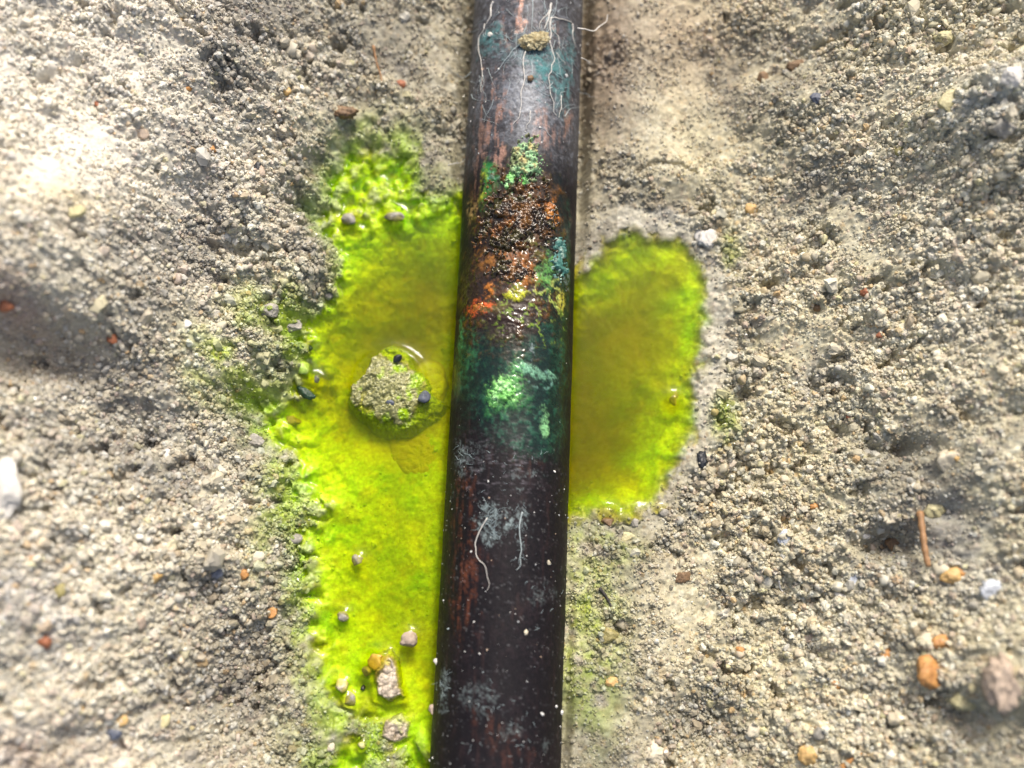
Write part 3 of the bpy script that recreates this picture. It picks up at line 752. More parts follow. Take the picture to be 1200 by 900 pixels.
def clod(name, label, cat, px, py, outline, top, bottom, mat, seed, dome=False, lump=.28, slope=(0, 0), parent=None):
    """lump with a traced outline (photo pixels round px, py), its own height and a rough top"""
    P = [at(a, b, top)[:2] for a, b in outline]; cx, cy = np.mean([p[0] for p in P]), np.mean([p[1] for p in P])
    n_r, n_a = 34, 110
    ang = np.linspace(0, 2 * math.pi, n_a, endpoint=False)
    # outline radius by angle
    pa = np.array([math.atan2(p[1] - cy, p[0] - cx) for p in P]); prr = np.array([math.hypot(p[0] - cx, p[1] - cy) for p in P])
    o_ = np.argsort(pa); pa, prr = pa[o_], prr[o_]
    R_ = np.interp(np.where(ang > math.pi, ang - 2 * math.pi, ang), np.concatenate([pa - 2 * math.pi, pa, pa + 2 * math.pi]), np.tile(prr, 3))
    R_ = R_ * (1 + .04 * fbm(np.cos(ang) * 3, np.sin(ang) * 3, .5, 3, seed))
    V_, = [[]]
    for k in range(n_r):
        t = k / (n_r - 1)
        rr = R_ * (math.sin(min(t * 1.25, 1) * math.pi / 2) ** .8 + max(0, t - .8) * .55)
        x, y = cx + rr * np.cos(ang), cy + rr * np.sin(ang)
        flat = np.full(n_a, top) + (x - cx) * slope[0] + (y - cy) * slope[1]
        fall = (t ** 2.2 if dome else (max(0, t - .62) / .38) ** 1.5) * (top - bottom)
        z = flat - fall + lump * fbm(x, y, 1.6, 4, seed + 4, .65) + (worley(x, y, .6, seed + 9)[0] - .7) * .13 * lump / .28 + .5 * lump * fbm(x, y, 3.5, 2, seed + 19)
        x = x + .12 * fbm(x, z * 2 + y, .8, 3, seed + 6) * (t > .1)
        V_.append(np.stack([x, y, z], -1))
    V_ = np.concatenate(V_)
    j, i = np.meshgrid(np.arange(n_r - 1), np.arange(n_a), indexing='ij'); i2 = (i + 1) % n_a
    F = np.stack([j * n_a + i, (j + 1) * n_a + i, (j + 1) * n_a + i2, j * n_a + i2], -1).reshape(-1, 4)
    org = np.array([cx, cy, bottom])
    o = mesh_np(name, V_ - org, F, mat, parent)
    o.location = Vector(org * MM)
    if parent is None: tag(o, label, cat)
    return o, org
def lump_stone(name, label, cat, outline, top, bottom, seed, planes, palette, dyed, grain=.42, parent=None):
    """lump standing in the water: its own outline, broken faces, sandy grain and wet dyed hollows"""
    P = [tuple(at(a_, b_, top)[:2]) for a_, b_ in outline]; mc = np.mean(P, 0); P = [tuple(mc + (np.array(p) - mc) * 1.13) for p in P]; xs_ = [p[0] for p in P]; ys_ = [p[1] for p in P]
    cx, cy = np.mean(xs_), np.mean(ys_); st = .085
    X, Y = np.meshgrid(np.arange(min(xs_) - .8, max(xs_) + .8, st), np.arange(min(ys_) - .8, max(ys_) + .8, st))
    wx, wy = X + .28 * fbm(X, Y, .9, 4, seed, .6), Y + .28 * fbm(X, Y, .9, 4, seed + 1, .6)
    sdv = poly_sd(wx, wy, P)
    t_ = np.full(X.shape, top)
    for (nx_, ny_2, off, sl2) in planes: t_ = t_ - sl2 * np.maximum(0, (X - cx) * nx_ + (Y - cy) * ny_2 - off)
    g_, id_ = worley(X + .1 * fbm(X, Y, .4, 2, seed + 2), Y, grain, seed + 3)
    t_ = t_ + .42 * fbm(X, Y, 1.9, 5, seed + 5, .62) + .13 * (g_ - .8) - .35 * sstep(.28, .5, fbm(X, Y, 1.5, 3, seed + 6))
    edge = np.clip((sdv + .1) / .75, 0, 1) ** .55
    Zs = bottom + (t_ - bottom) * edge
    C_ = np.zeros(X.shape + (3,)); lo_ = 0
    for k_, c_ in enumerate(palette):
        m_ = (id_ >= k_ / len(palette)) & (id_ <= (k_ + 1) / len(palette)); C_[m_] = c_
    C_ = C_ * .7 + np.mean(palette, 0) * .3
    dm = (sstep(.02, .35, fbm(X, Y, 2.0, 4, seed + 8)) * dyed)[..., None]
    sub_ = sstep(.25, -.15, Zs - WZ)[..., None]
    dm = np.maximum(dm, sub_ * .85)
    C_ = C_ * (1 - dm) + (C_ * np.array([.75, 1.1, .05]) + np.array([.06, .12, 0])) * dm
    keep = sdv > -.35; k = keep[:-1, :-1] & keep[1:, :-1] & keep[:-1, 1:] & keep[1:, 1:]
    org = np.array([cx, cy, bottom]); V_ = np.stack([X, Y, Zs], -1).reshape(-1, 3) - org
    F = grid_faces(X.shape[1], X.shape[0], k); used = np.unique(F); rm = np.zeros(len(V_), dtype=np.int32); rm[used] = np.arange(len(used))
    o = mesh_np(name, V_[used], rm[F], M_SAND, parent, attrs={'col': np.clip(C_, .01, .9).reshape(-1, 3)[used], 'rough': np.clip(.26 + .3 * fbm(X, Y, .8, 3, seed + 9), .1, .7).ravel()[used]})
    o.location = Vector(org * MM); tag(o, label, cat)
    return o, org
PAL_S = [(.31, .31, .13), (.25, .25, .10), (.40, .40, .21), (.19, .19, .07), (.30, .29, .11), (.13, .14, .05)]
PAL_B = [(.54, .47, .36), (.40, .33, .24), (.62, .56, .46), (.30, .24, .17), (.50, .42, .33), (.20, .17, .13)]
lumpo, lorg = lump_stone('sandy_stone', 'sandy grey stone with dark chips standing out of the left pool', 'stone',
    [(446, 409), (458, 403), (478, 410), (482, 428), (498, 440), (503, 456), (518, 466), (511, 484), (490, 490), (478, 499), (459, 503), (440, 497), (420, 480), (410, 468), (413, 447), (429, 436), (434, 420)],
    WZ + 1.35, WZ - 2.8, 3000, [(1, .2, .6, .42), (-.8, -.6, 1.6, .30), (0, 1, 2.0, .38), (.3, -1, 2.2, .5)], PAL_S, 1.0, grain=.3)
def chip_on(lump_o, org, px, py, w, h, mat, seed, z, rot=0, lab=None):
    p = at(px, py, z); v, f = rock_verts(w * MPP, h * MPP, min(w, h) * MPP * .8, seed, 3, 7, .08, rot)
    o = mesh_np('chip', v + (p - org), f, mat, lump_o)
    if lab: o['label'] = lab
    return o
chip_on(lumpo, lorg, 497, 465, 17, 16, BLUE, 31, WZ + .6)
chip_on(lumpo, lorg, 458, 472, 13, 7, BLUE, 32, WZ + 1.2)
chip_on(lumpo, lorg, 466, 420, 14, 9, BLACK, 33, WZ + 1.1, .4)
chip_on(lumpo, lorg, 464, 447, 5, 11, BLACK, 34, WZ + 1.2)
clod('sunken_clod', 'yellow sunken clod beside the sandy stone, under the pool water', 'clod', 500, 480,
     [(470, 500), (490, 495), (512, 480), (520, 462), (522, 440), (515, 425), (500, 420), (485, 430), (480, 470)], WZ - 1.0, WZ - 3.4, SUBM, 3100, dome=True)
clod('sunken_clod', 'yellow sunken clod below the sandy stone, against the pipe', 'clod', 495, 530,
     [(455, 508), (480, 512), (505, 505), (522, 520), (520, 560), (505, 575), (480, 560), (462, 545)], WZ - 1.7, WZ - 4.6, SUBM, 3200, dome=True)
lump_stone('sandy_clod', 'brown sandy clod rising from the lower left pool', 'clod', CLOD_OUT, WZ + 1.15, WZ - 2.2, 3300, [(1, 0, .5, .4), (-1, .3, .7, .5), (0, 1, 1.2, .4)], PAL_B, .25, grain=.5)
lump_stone('sandy_clod', 'small grey brown clod below the brown one in the lower left pool', 'clod', [(452, 842), (470, 836), (482, 848), (478, 866), (462, 874), (446, 864)], WZ + .8, WZ - 1.6, 3350, [(1, 0, .5, .3)], PAL_B, .5, grain=.5)
rock('pebble', 'yellowish pebble at the top of the brown clod in the lower left pool', 'pebble', 441, 775, 20, 20, AMBER, 41, base=at(441, 775, WZ - .1))
rock('pebble', 'small grey pebble leaning on the left of the brown clod', 'pebble', 430, 786, 11, 12, GREY, 42, base=at(430, 786, WZ))
rock('pebble', 'round brown-grey pebble breaking the pool surface right of the clod', 'pebble', 478, 749, 21, 19, PINK, 43, base=at(478, 749, WZ - .1))
rock('pebble', 'grey pebble in the lower left pool with a water rim', 'pebble', 411, 820, 17, 17, GREY, 44, base=at(411, 820, WZ - .1))
rock('pebble', 'whitish round pebble at the pool edge above the grey one', 'pebble', 401, 803, 15, 15, CREAM, 45, base=at(401, 803, WZ - .2), facets=3)
rock('pebble', 'pale cream pebble in the puddle at the bottom left of the pool', 'pebble', 424, 873, 8, 9, WHITE, 46)
rock('chip', 'tiny black chip in the lower left pool', 'chip', 426, 806, 7, 7, BLACK, 47, base=at(426, 806, WZ))
rock('pebble', 'pale lime pebble at the left shore of the pool', 'pebble', 355, 432, 19, 20, LIME, 49, base=at(355, 432, WZ), facets=4)
rock('chip', 'dark green chip lying in the water below the lime pebble', 'chip', 359, 461, 26, 12, DKGRN, 50, rot=-.5, base=at(359, 461, WZ - .1))
rock('chip', 'dark green chip above the lime pebble', 'chip', 359, 409, 17, 10, DKGRN, 51, rot=.4, base=at(359, 409, WZ - .1))
rock('chip', 'small dark chip right of the lime pebble', 'chip', 371, 445, 9, 12, BLUE, 52, base=at(371, 445, WZ))
rock('pebble', 'grey green pebble in the shallow upper end of the left pool', 'pebble', 409, 258, 20, 15, GREY, 53, base=at(409, 258, WZ + .1))
rock('pebble', 'larger grey pebble with ragged edge in the shallow upper end of the left pool', 'pebble', 462, 255, 24, 13, GREY, 54, base=at(462, 255, WZ + .2), rough=.12)
rock('pebble', 'small grey pebble half sunk at the centre of the left pool', 'pebble', 419, 657, 13, 14, GREY, 55, base=at(419, 657, WZ - .2))
rock('pebble', 'grey pebble at the left shore level with the pipe copper patch', 'pebble', 402, 722, 15, 12, GREY, 56, base=at(402, 722, WZ - .1))

PEBBLES = [
 (8, 577, 38, 92, WHITE, 'large white quartz stone at the left edge of the photo', 'stone', .1, 5),
 (248, 175, 13, 12, ORANGE, 'small orange pebble on the upper left bank', 'pebble', .6, 6),
 (264, 190, 8, 12, BLACK, 'dark sliver just right of the small orange pebble', 'chip', .5, 6),
 (230, 16, 15, 13, BLUE, 'dark blue pebble near the top of the left bank', 'pebble', 0, 6),
 (220, 104, 15, 10, ORANGE, 'faint orange pebble in the middle of the upper left bank', 'pebble', .2, 5),
 (167, 157, 17, 15, PINK, 'round pinkish pebble on the upper left bank', 'pebble', 0, 4),
 (113, 121, 8, 13, RED, 'small red-brown grain on the upper left bank', 'pebble', .5, 6),
 (128, 26, 12, 12, GREY, 'small grey pebble at the top of the left bank', 'pebble', 0, 6),
 (335, 106, 13, 14, AMBER, 'amber pebble in the shaded hollow at the top left', 'pebble', 0, 6),
 (358, 108, 15, 10, BLUE, 'dark grey pebble beside the amber pebble in the hollow', 'pebble', 0, 6),
 (468, 98, 21, 14, RED, 'brick-red angular pebble left of the pipe near the top', 'pebble', -.1, 10),
 (402, 133, 42, 22, BROWN, 'dark brown clod in the hollow left of the pipe', 'clod', .2, 8),
 (305, 200, 15, 20, PINK, 'pinkish pebble by the dark hollow left of the upper pool', 'pebble', .3, 6),
 (302, 196, 10, 14, BLACK, 'black chip by the pinkish pebble', 'chip', 0, 6),
 (131, 397, 13, 17, RED, 'red-brown pebble right of the big left clod', 'pebble', .2, 6),
 (5, 358, 24, 22, RED, 'blurred reddish pebble in the big clod at the left edge', 'pebble', .2, 6),
 (86, 247, 32, 20, YELLOW, 'blurred yellow pebble on top of the big left clod', 'pebble', 0, 6),
 (12, 183, 18, 12, WHITE, 'white pebble at the left edge of the upper bank', 'pebble', 0, 6),
 (35, 654, 19, 16, ORANGE, 'pale orange pebble below the white quartz stone', 'pebble', .2, 5),
 (70, 692, 15, 19, OLIVE, 'olive pebble on the lower left bank', 'pebble', -.3, 6),
 (53, 753, 22, 22, RED, 'reddish brown pebble on the lower left bank', 'pebble', .2, 5),
 (141, 771, 28, 12, CREAM, 'long cream pebble on the lower left bank', 'pebble', .1, 5),
 (131, 860, 24, 15, BLUE, 'dark slate pebble near the bottom left', 'pebble', .1, 6),
 (163, 730, 20, 18, PINK, 'pink pebble in the middle of the lower left bank', 'pebble', .1, 6),
 (182, 676, 18, 14, AMBER, 'pale amber pebble on the left bank above the pink one', 'pebble', .4, 6),
 (286, 672, 13, 14, ORANGE, 'bright orange pebble left of the pool', 'pebble', .3, 6),
 (319, 718, 16, 14, ORANGE, 'bright orange pebble nearer the pool shore', 'pebble', -.3, 6),
 (254, 672, 14, 14, BLUE, 'dark blue grey pebble beside the bright orange pebble', 'pebble', .3, 6),
 (297, 655, 26, 14, CREAM, 'flat cream flake above the bright orange pebble', 'pebble', .5, 6),
 (95, 830, 15, 14, AMBER, 'amber pebble near the bottom left corner', 'pebble', 0, 6),
 (143, 845, 14, 14, AMBER, 'amber pebble right of the bottom left slate pebble', 'pebble', 0, 6),
 (192, 845, 20, 14, YELLOW, 'pale yellow pebble near the bottom of the left bank', 'pebble', .6, 6),
 (330, 825, 8, 16, PINK, 'thin pinkish sliver in the brown hollow left of the pool', 'pebble', -.3, 6),
 (388, 874, 9, 17, CREAM, 'small upright cream pebble at the bottom left of the pool', 'pebble', 0, 6),
 (195, 533, 17, 15, WHITE, 'rounded whitish pebble on the left bank under the charcoal patch', 'pebble', 0, 4),
 (218, 380, 14, 12, WHITE, 'small white pebble on the left bank above the charcoal patch', 'pebble', 0, 6),
 (316, 365, 26, 18, GREY, 'grey pebble on the shore left of the pool', 'pebble', .2, 6),
 (385, 346, 17, 13, GREY, 'dark grey pebble at the shore above the lime pebble', 'pebble', .2, 6),
 (341, 382, 26, 15, GREY, 'grey pebble with green rim beside the left shore', 'pebble', .1, 6),
 (298, 517, 22, 19, GREY, 'grey wet pebble at the lower left shore', 'pebble', .1, 6),
 (342, 493, 22, 15, GREY, 'wet grey pebble between green patches on the left shore', 'pebble', .1, 6),
 (345, 632, 20, 18, GREY, 'dull grey pebble on the sandy left shore', 'pebble', .1, 6),
 # right side
 (829, 280, 27, 38, WHITE, 'soft white lump at the upper right corner of the right pool', 'lump', 0, 3),
 (882, 244, 17, 20, AMBER, 'wet orange and yellow pebble right of the white lump', 'pebble', .2, 8),
 (822, 538, 15, 27, BLACK, 'black chip on the shore right of the right pool', 'chip', .15, 8),
 (925, 216, 9, 20, CREAM, 'upright tan sliver on the right bank', 'pebble', -.2, 6),
 (916, 222, 10, 9, BLACK, 'black chip beside the upright tan sliver', 'chip', 0, 6),
 (960, 115, 24, 17, BLUE, 'dark slate pebble in the upper right hollow', 'pebble', .2, 6),
 (932, 77, 30, 17, BROWN, 'brown pebble at the edge of the upper right hollow', 'pebble', .3, 6),
 (893, 91, 18, 14, BROWN, 'small brown pebble on the smooth silt right of the pipe', 'pebble', .3, 6),
 (1055, 178, 17, 20, OLIVE, 'olive yellow pebble below the grey clod on the right', 'pebble', .2, 5),
 (1112, 120, 38, 30, YELLOW, 'blurred pale yellow stone on the upper right bank', 'stone', .6, 5),
 (1186, 90, 30, 30, WHITE, 'blurred white stone at the upper right edge', 'stone', .1, 6),
 (1130, 72, 20, 18, CREAM, 'cream pebble on the upper right bank', 'pebble', .1, 6),
 (1105, 45, 28, 20, YELLOW, 'yellowish clod on the upper right bank near the top', 'clod', .1, 6),
 (957, 361, 14, 13, BROWN, 'dark brown pebble on the right bank level with the pool', 'pebble', .3, 8),
 (1014, 342, 13, 14, RED, 'small red-brown pebble on the right bank', 'pebble', .3, 8),
 (1031, 393, 11, 12, RED, 'second small red-brown pebble further right and lower', 'pebble', .1, 8),
 (997, 488, 13, 11, RED, 'reddish pebble below the grey patch on the right bank', 'pebble', .1, 8),
 (1002, 533, 13, 11, ORANGE, 'faint orange pebble on the right bank left of the pit', 'pebble', .1, 8),
 (954, 595, 14, 11, ORANGE, 'small orange pebble below the faint orange one', 'pebble', .1, 8),
 (1112, 537, 34, 34, CREAM, 'tan stone on the right bank beside the pit', 'stone', .2, 7),
 (1118, 535, 16, 15, AMBER, 'ochre pebble sticking to the tan stone', 'pebble', .2, 6),
 (1096, 595, 28, 24, YELLOW, 'pale yellow pebble above the brown straw', 'pebble', .2, 7),
 (1046, 605, 30, 20, CREAM, 'pale clod hanging over the right pit', 'clod', .2, 7),
 (1050, 637, 26, 20, BROWN, 'dark brown pebble deep in the right pit', 'pebble', .2, 6),
 (1015, 627, 15, 14, WHITE, 'white pebble left of the right pit', 'pebble', .2, 8),
 (919, 628, 16, 24, PALEB, 'pale blue pebble on the right bank', 'pebble', -.2, 7),
 (1000, 678, 14, 20, PALEB, 'bluish white pebble in the middle of the lower right bank', 'pebble', -.05, 8),
 (987, 699, 18, 9, WHITE, 'flat white flake below the bluish white pebble', 'pebble', -.3, 9),
 (1117, 678, 32, 24, AMBER, 'pale amber stone below the brown straw', 'stone', .3, 6),
 (1126, 672, 12, 12, ORANGE, 'small orange chip on the pale amber stone', 'pebble', .3, 6),
 (1087, 788, 37, 36, ORANGE, 'large orange stone on the lower right bank', 'stone', .3, 6),
 (1105, 752, 25, 18, ORANGE, 'orange stone just above the large orange one', 'stone', .3, 6),
 (1083, 748, 20, 16, CREAM, 'cream stone touching the upper orange stone', 'stone', .3, 6),
 (1038, 765, 13, 22, ORANGE, 'narrow orange pebble left of the two orange stones', 'pebble', -.5, 7),
 (948, 884, 26, 24, AMBER, 'amber pebble at the bottom of the right bank', 'pebble', .1, 6),
 (981, 802, 16, 13, ORANGE, 'dull orange pebble on the lower right bank', 'pebble', .1, 8),
 (950, 748, 18, 12, PINK, 'pinkish pebble on the lower right bank', 'pebble', .8, 8),
 (926, 766, 22, 12, YELLOW, 'pale yellow flake on the lower right bank', 'pebble', .5, 8),
 (868, 762, 11, 12, ORANGE, 'tiny orange pebble right of the green stained sand', 'pebble', .5, 8),
 (796, 676, 24, 18, BROWN, 'tan brown pebble on the silt below the right pool', 'pebble', .2, 6),
 (735, 629, 20, 13, YELLOW, 'wet yellowish pebble just below the right pool', 'pebble', .1, 6),
 (712, 745, 26, 20, OLIVE, 'olive pebble stained by dye right of the pipe', 'pebble', .1, 5),
 (717, 799, 17, 15, AMBER, 'small tan pebble right of the lower pipe', 'pebble', .1, 8),
 (882, 857, 28, 20, CREAM, 'cream pebble in the lower right hollow', 'pebble', .4, 8),
 (833, 822, 18, 16, YELLOW, 'pale yellow pebble above the lower right hollow', 'pebble', .4, 8),
 (765, 883, 26, 26, CREAM, 'cream clod right of the pipe at the bottom', 'clod', .4, 7),
 (960, 858, 18, 16, GREY, 'dark grey pebble at the bottom of the right bank', 'pebble', .1, 6),
 (712, 612, 16, 12, BROWN, 'dark wet pebble at the lower rim of the right pool', 'pebble', .1, 6),
 (744, 613, 12, 10, GREY, 'small wet pebble between the two lower rim pebbles of the right pool', 'pebble', .4, 6),
 (778, 600, 14, 10, GREY, 'wet glassy pebble at the lower right corner of the right pool', 'pebble', .1, 4),
 (790, 468, 13, 18, GREY, 'wet grey pebble on the right shore of the right pool', 'pebble', .1, 5),
 (1178, 800, 46, 60, PINK, 'blurred pinkish clod at the lower right edge', 'clod', .1, 5),
 (1131, 822, 30, 24, YELLOW, 'blurred yellowish clod left of the pinkish one', 'clod', .1, 5),
 (1160, 690, 30, 26, PALEB, 'blurred bluish grey pebble at the right edge', 'pebble', .1, 5),
 (1175, 150, 44, 40, GREY, 'blurred grey stone in the upper right clod', 'stone', .1, 5),
]
for k, (px, py, w, h, mt, lab, cat, rot, fc) in enumerate(PEBBLES):
    fc = int(fc * 1.8)
    rock({'stone': 'stone', 'chip': 'stone_chip', 'clod': 'sand_clod', 'lump': 'white_lump'}.get(cat, 'pebble'), lab, cat, px, py, w, h, mt, 5000 + k * 13, rot=rot, facets=fc,
         sink=.46, rough=.22 if cat in ('clod', 'lump') else .12)

# ------------------------------------------------------------------ straws, rootlets
def tube(path, rad, seg=6, taper=.35):
    P = np.array(path, float)
    # Catmull-Rom refine
    Q = []
    E = np.concatenate([[2 * P[0] - P[1]], P, [2 * P[-1] - P[-2]]])
    for i in range(1, len(E) - 2):
        for t in np.linspace(0, 1, 6, endpoint=False):
            a, b, c, d = E[i - 1], E[i], E[i + 1], E[i + 2]
            Q.append(.5 * (2 * b + (c - a) * t + (2 * a - 5 * b + 4 * c - d) * t * t + (3 * b - a - 3 * c + d) * t ** 3))
    Q.append(P[-1]); Q = np.array(Q); n = len(Q); T = np.gradient(Q, axis=0); T /= np.linalg.norm(T, axis=1)[:, None] + 1e-9
    up = np.array([0, 0, 1.0]); V = []
    for k in range(n):
        s = np.cross(T[k], up); s /= np.linalg.norm(s) + 1e-9; u = np.cross(s, T[k])
        r = rad * (1 - (1 - taper) * k / (n - 1)) * (1 + .15 * math.sin(k * 1.7))
        for q in range(seg):
            a = 2 * math.pi * q / seg; V.append(Q[k] + r * (math.cos(a) * s + math.sin(a) * u))
    V += [Q[0], Q[-1]]; F = []
    for k in range(n - 1):
        for q in range(seg):
            F.append((k * seg + q, k * seg + (q + 1) % seg, (k + 1) * seg + (q + 1) % seg, (k + 1) * seg + q))
    for q in range(seg):
        F.append(((q + 1) % seg, q, n * seg, n * seg)); F.append(((n - 1) * seg + q, (n - 1) * seg + (q + 1) % seg, n * seg + 1, n * seg + 1))
    return np.array(V), F
def tube_obj(name, label, cat, path, rad, mat, group=None, taper=.35, parent=None):
    V, F = tube(path, rad, taper=taper)
    o_ = V.mean(0) if parent is None else np.zeros(3)
    me = bpy.data.meshes.new(name)
    me.from_pydata([tuple(p) for p in (V - o_) * MM], [], [f if f[2] != f[3] else f[:3] for f in F])
    me.polygons.foreach_set('use_smooth', [True] * len(me.polygons)); me.materials.append(mat)
    o = link(bpy.data.objects.new(name, me), parent)
    if parent is None: o.location = Vector(o_ * MM); tag(o, label, cat, group)
    return o
ROOT = stone_mat('pale_rootlet', (.66, .64, .60), .6, .2, bump_d=.02)
ROOTB = stone_mat('bluish_rootlet', (.42, .50, .52), .6, .2, bump_d=.02)
CHALK = stone_mat('bluish_chalk', (.26, .33, .35), .8, .2, bump_d=.02)
STRAW = stone_mat('brown_straw', (.36, .20, .09), .6, .4, bump_d=.05)
DARKS = stone_mat('dark_splinter', (.05, .045, .04), .6, .4, bump_d=.05)
def pipe_path(pts, lift=.14):
    out = []
    for p in pts:
        q = on_pipe(p[0], p[1], lift + (p[2] if len(p) > 2 else 0), False)
        out.append(q[2] if q is not None else at(p[0], p[1], p[2] if len(p) > 2 else 2.0))
    return out
ROOTS = [
 ([(578, 2), (575, 18), (570, 28)], .17, ROOT, 'short thick whitish rootlet at the top left of the pipe'),
 ([(568, 28), (562, 42), (561, 60), (564, 75), (565, 92), (564, 108)], .09, ROOT, 'long thin rootlet curving down the left side of the pipe'),
 ([(624, 0), (624, 20), (623, 36)], .08, ROOTB, 'thin rootlet running straight down from the top edge'),
 ([(646, 4), (645, 12), (643, 22), (638, 34)], .20, ROOT, 'thickest rootlet stub at the top right of the pipe'),
 ([(644, 12), (636, 22), (633, 35)], .10, ROOT, 'rootlet strand bending left from the stub'),
 ([(646, 20), (646, 40), (646, 55), (650, 70), (646, 84), (643, 92), (645, 110), (649, 126), (653, 136)], .10, ROOT, 'longest rootlet winding down the right half of the pipe'),
 ([(647, 32), (654, 42), (656, 58)], .07, ROOT, 'short hair between the longest rootlet and the right edge'),
 ([(652, 62), (658, 70), (663, 76)], .07, ROOT, 'short slanting hair below the right verdigris edge'),
 ([(646, 21), (655, 22), (664, 24), (670, 26)], .11, ROOT, 'rootlet running sideways from the stub to the right edge'),
 ([(677, 33, 4), (685, 34, 4), (697, 36, 4), (707, 28, 4), (711, 24, 4), (712, 17, 4)], .13, ROOT, 'rootlet sticking out past the right side of the pipe'),
 ([(671, 28), (671, 40), (675, 56)], .10, ROOT, 'rootlet hugging the right edge of the pipe'),
 ([(681, 68, 3), (686, 70, 3), (691, 75, 3)], .09, ROOT, 'tiny rootlet tip poking out on the right of the pipe'),
 ([(616, 60), (614, 84), (613, 100), (611, 120), (608, 138), (601, 146)], .09, ROOT, 'rootlet running down the middle of the pipe under the sand crumb'),
 ([(610, 52), (596, 66), (588, 76), (579, 86)], .07, ROOTB, 'faint rootlet slanting left from the sand crumb'),
 ([(622, 130), (621, 142), (617, 152)], .07, ROOT, 'short rootlet just above the pale green crust'),
 ([(658, 112), (658, 126), (655, 138)], .08, ROOT, 'short pale rootlet beside the small copper patch'),
 ([(571, 607), (557, 636), (558, 650), (566, 660), (571, 676), (571, 692)], .08, ROOT, 'hair-like rootlet on the lower pipe beside the chalky mark'),
 ([(612, 600), (609, 625), (611, 645), (610, 662), (605, 668)], .09, ROOTB, 'short chalky rootlet right of the chalky mark on the lower pipe'),
]
rr_ = np.random.default_rng(5)
def kink(pts):
    out = [pts[0]]
    for a, b in zip(pts[:-1], pts[1:]):
        m_ = tuple((u + w) / 2 for u, w in zip(a, b)); j = min(1.6, .09 * math.hypot(a[0] - b[0], a[1] - b[1]))
        out += [(m_[0] + rr_.normal() * j, m_[1] + rr_.normal() * j) + m_[2:], b]
    return out
for pts, r, m, lab in ROOTS:
    pts = kink(pts); r = r * .8
    tube_obj('rootlet', lab, 'rootlet', pipe_path(pts), r, m, 'rootlets clinging to the pipe')
# fine root hairs and chalky threads matted on the pipe, too fine to pick apart
def hairs(name, label, regions, mat, rad):
    V_, F_ = [], []; base_ = 0
    rg_ = np.random.default_rng(21)
    for (cx, cy, sx, sy, n_, ln, down) in regions:
        for _ in range(n_):
            x0, y0 = cx + rg_.normal() * sx, cy + rg_.normal() * sy
            an = rg_.normal() * .5 + (math.pi / 2 if down else rg_.uniform(0, 6.28)); pts = [(x0, y0)]
            for _k in range(4):
                an += rg_.normal() * .45; st_ = ln * rg_.uniform(.6, 1.3) / 4
                x0 += math.cos(an) * st_; y0 += math.sin(an) * st_; pts.append((x0, y0))
            V, F = tube(pipe_path(pts, .07), rad * rg_.uniform(.6, 1.4), seg=4, taper=.3)
            V_.append(V); F_ += [tuple(i_ + base_ for i_ in (f if f[2] != f[3] else f[:3])) for f in F]; base_ += len(V)
    me = bpy.data.meshes.new(name); me.from_pydata([tuple(p) for p in np.concatenate(V_) * MM], [], F_)
    me.materials.append(mat); tag(link(bpy.data.objects.new(name, me)), label, kind='stuff')
hairs('root_hairs', 'mat of very fine pale root hairs on the upper pipe', [(640, 30, 16, 18, 26, 34, True), (600, 60, 20, 25, 16, 26, True), (655, 95, 12, 22, 18, 26, False), (575, 45, 8, 16, 12, 16, False), (565, 100, 6, 30, 8, 24, True), (644, 22, 5, 6, 16, 16, False)], ROOTB, .035)
hairs('chalk_threads', 'fine bluish chalky threads on the dark lower pipe', [(574, 606, 8, 8, 26, 11, False), (576, 625, 5, 6, 12, 9, False), (611, 612, 5, 12, 12, 9, True), (611, 640, 3, 10, 5, 9, True), (541, 535, 4, 9, 9, 9, False), (520, 806, 4, 9, 12, 8, False), (600, 555, 30, 22, 14, 6, False), (595, 860, 22, 30, 22, 6, False), (638, 700, 12, 30, 8, 6, False), (560, 820, 16, 24, 8, 6, False)], CHALK, .03)
# crumb of sand on the pipe
q = on_pipe(627, 49, .2)
CRUMB = stone_mat('sand_crumb_rough', (.62, .57, .36), .6, .6, (.24, .17, .06), bump_d=.3, sc=2)
rock('sand_crumb', 'yellowish crumb of sand stuck on the upper pipe among the rootlets', 'crumb', 627, 49, 33, 20, CRUMB, 77, base=q[2], rough=.42, thick=.5, facets=4, sub=5)
q = on_pipe(622, 92, .1)
rock('sand_crumb', 'small brown crumb on the upper pipe below the yellowish one', 'crumb', 623, 91, 9, 8, BROWN, 78, base=q[2], rough=.2)
q = on_pipe(575, 41, .1)
rock('sand_grain', 'white grain in the teal patch at the top left of the pipe', 'grain', 575, 41, 8, 7, WHITE, 79, base=q[2])
q = on_pipe(643, 672, .1) 
rock('sand_grain', 'pale cream grain on the black lower pipe right of the chalky rootlet', 'grain', 643, 659, 5, 6, CREAM, 80, base=on_pipe(643, 659, .05)[2])
rock('sand_grain', 'pinkish grain stuck to the left edge of the pipe near the bottom', 'grain', 507, 832, 9, 13, PINK, 81, base=at(507, 832, 1.0))
rock('sand_grain', 'white grain on the left edge of the pipe above the pinkish grain', 'grain', 511, 775, 8, 8, WHITE, 82, base=at(512, 775, 1.5))
rock('sand_grain', 'oval cream grain low on the right half of the pipe', 'grain', 616, 741, 5, 7, CREAM, 83, base=on_pipe(616, 741, .05)[2])

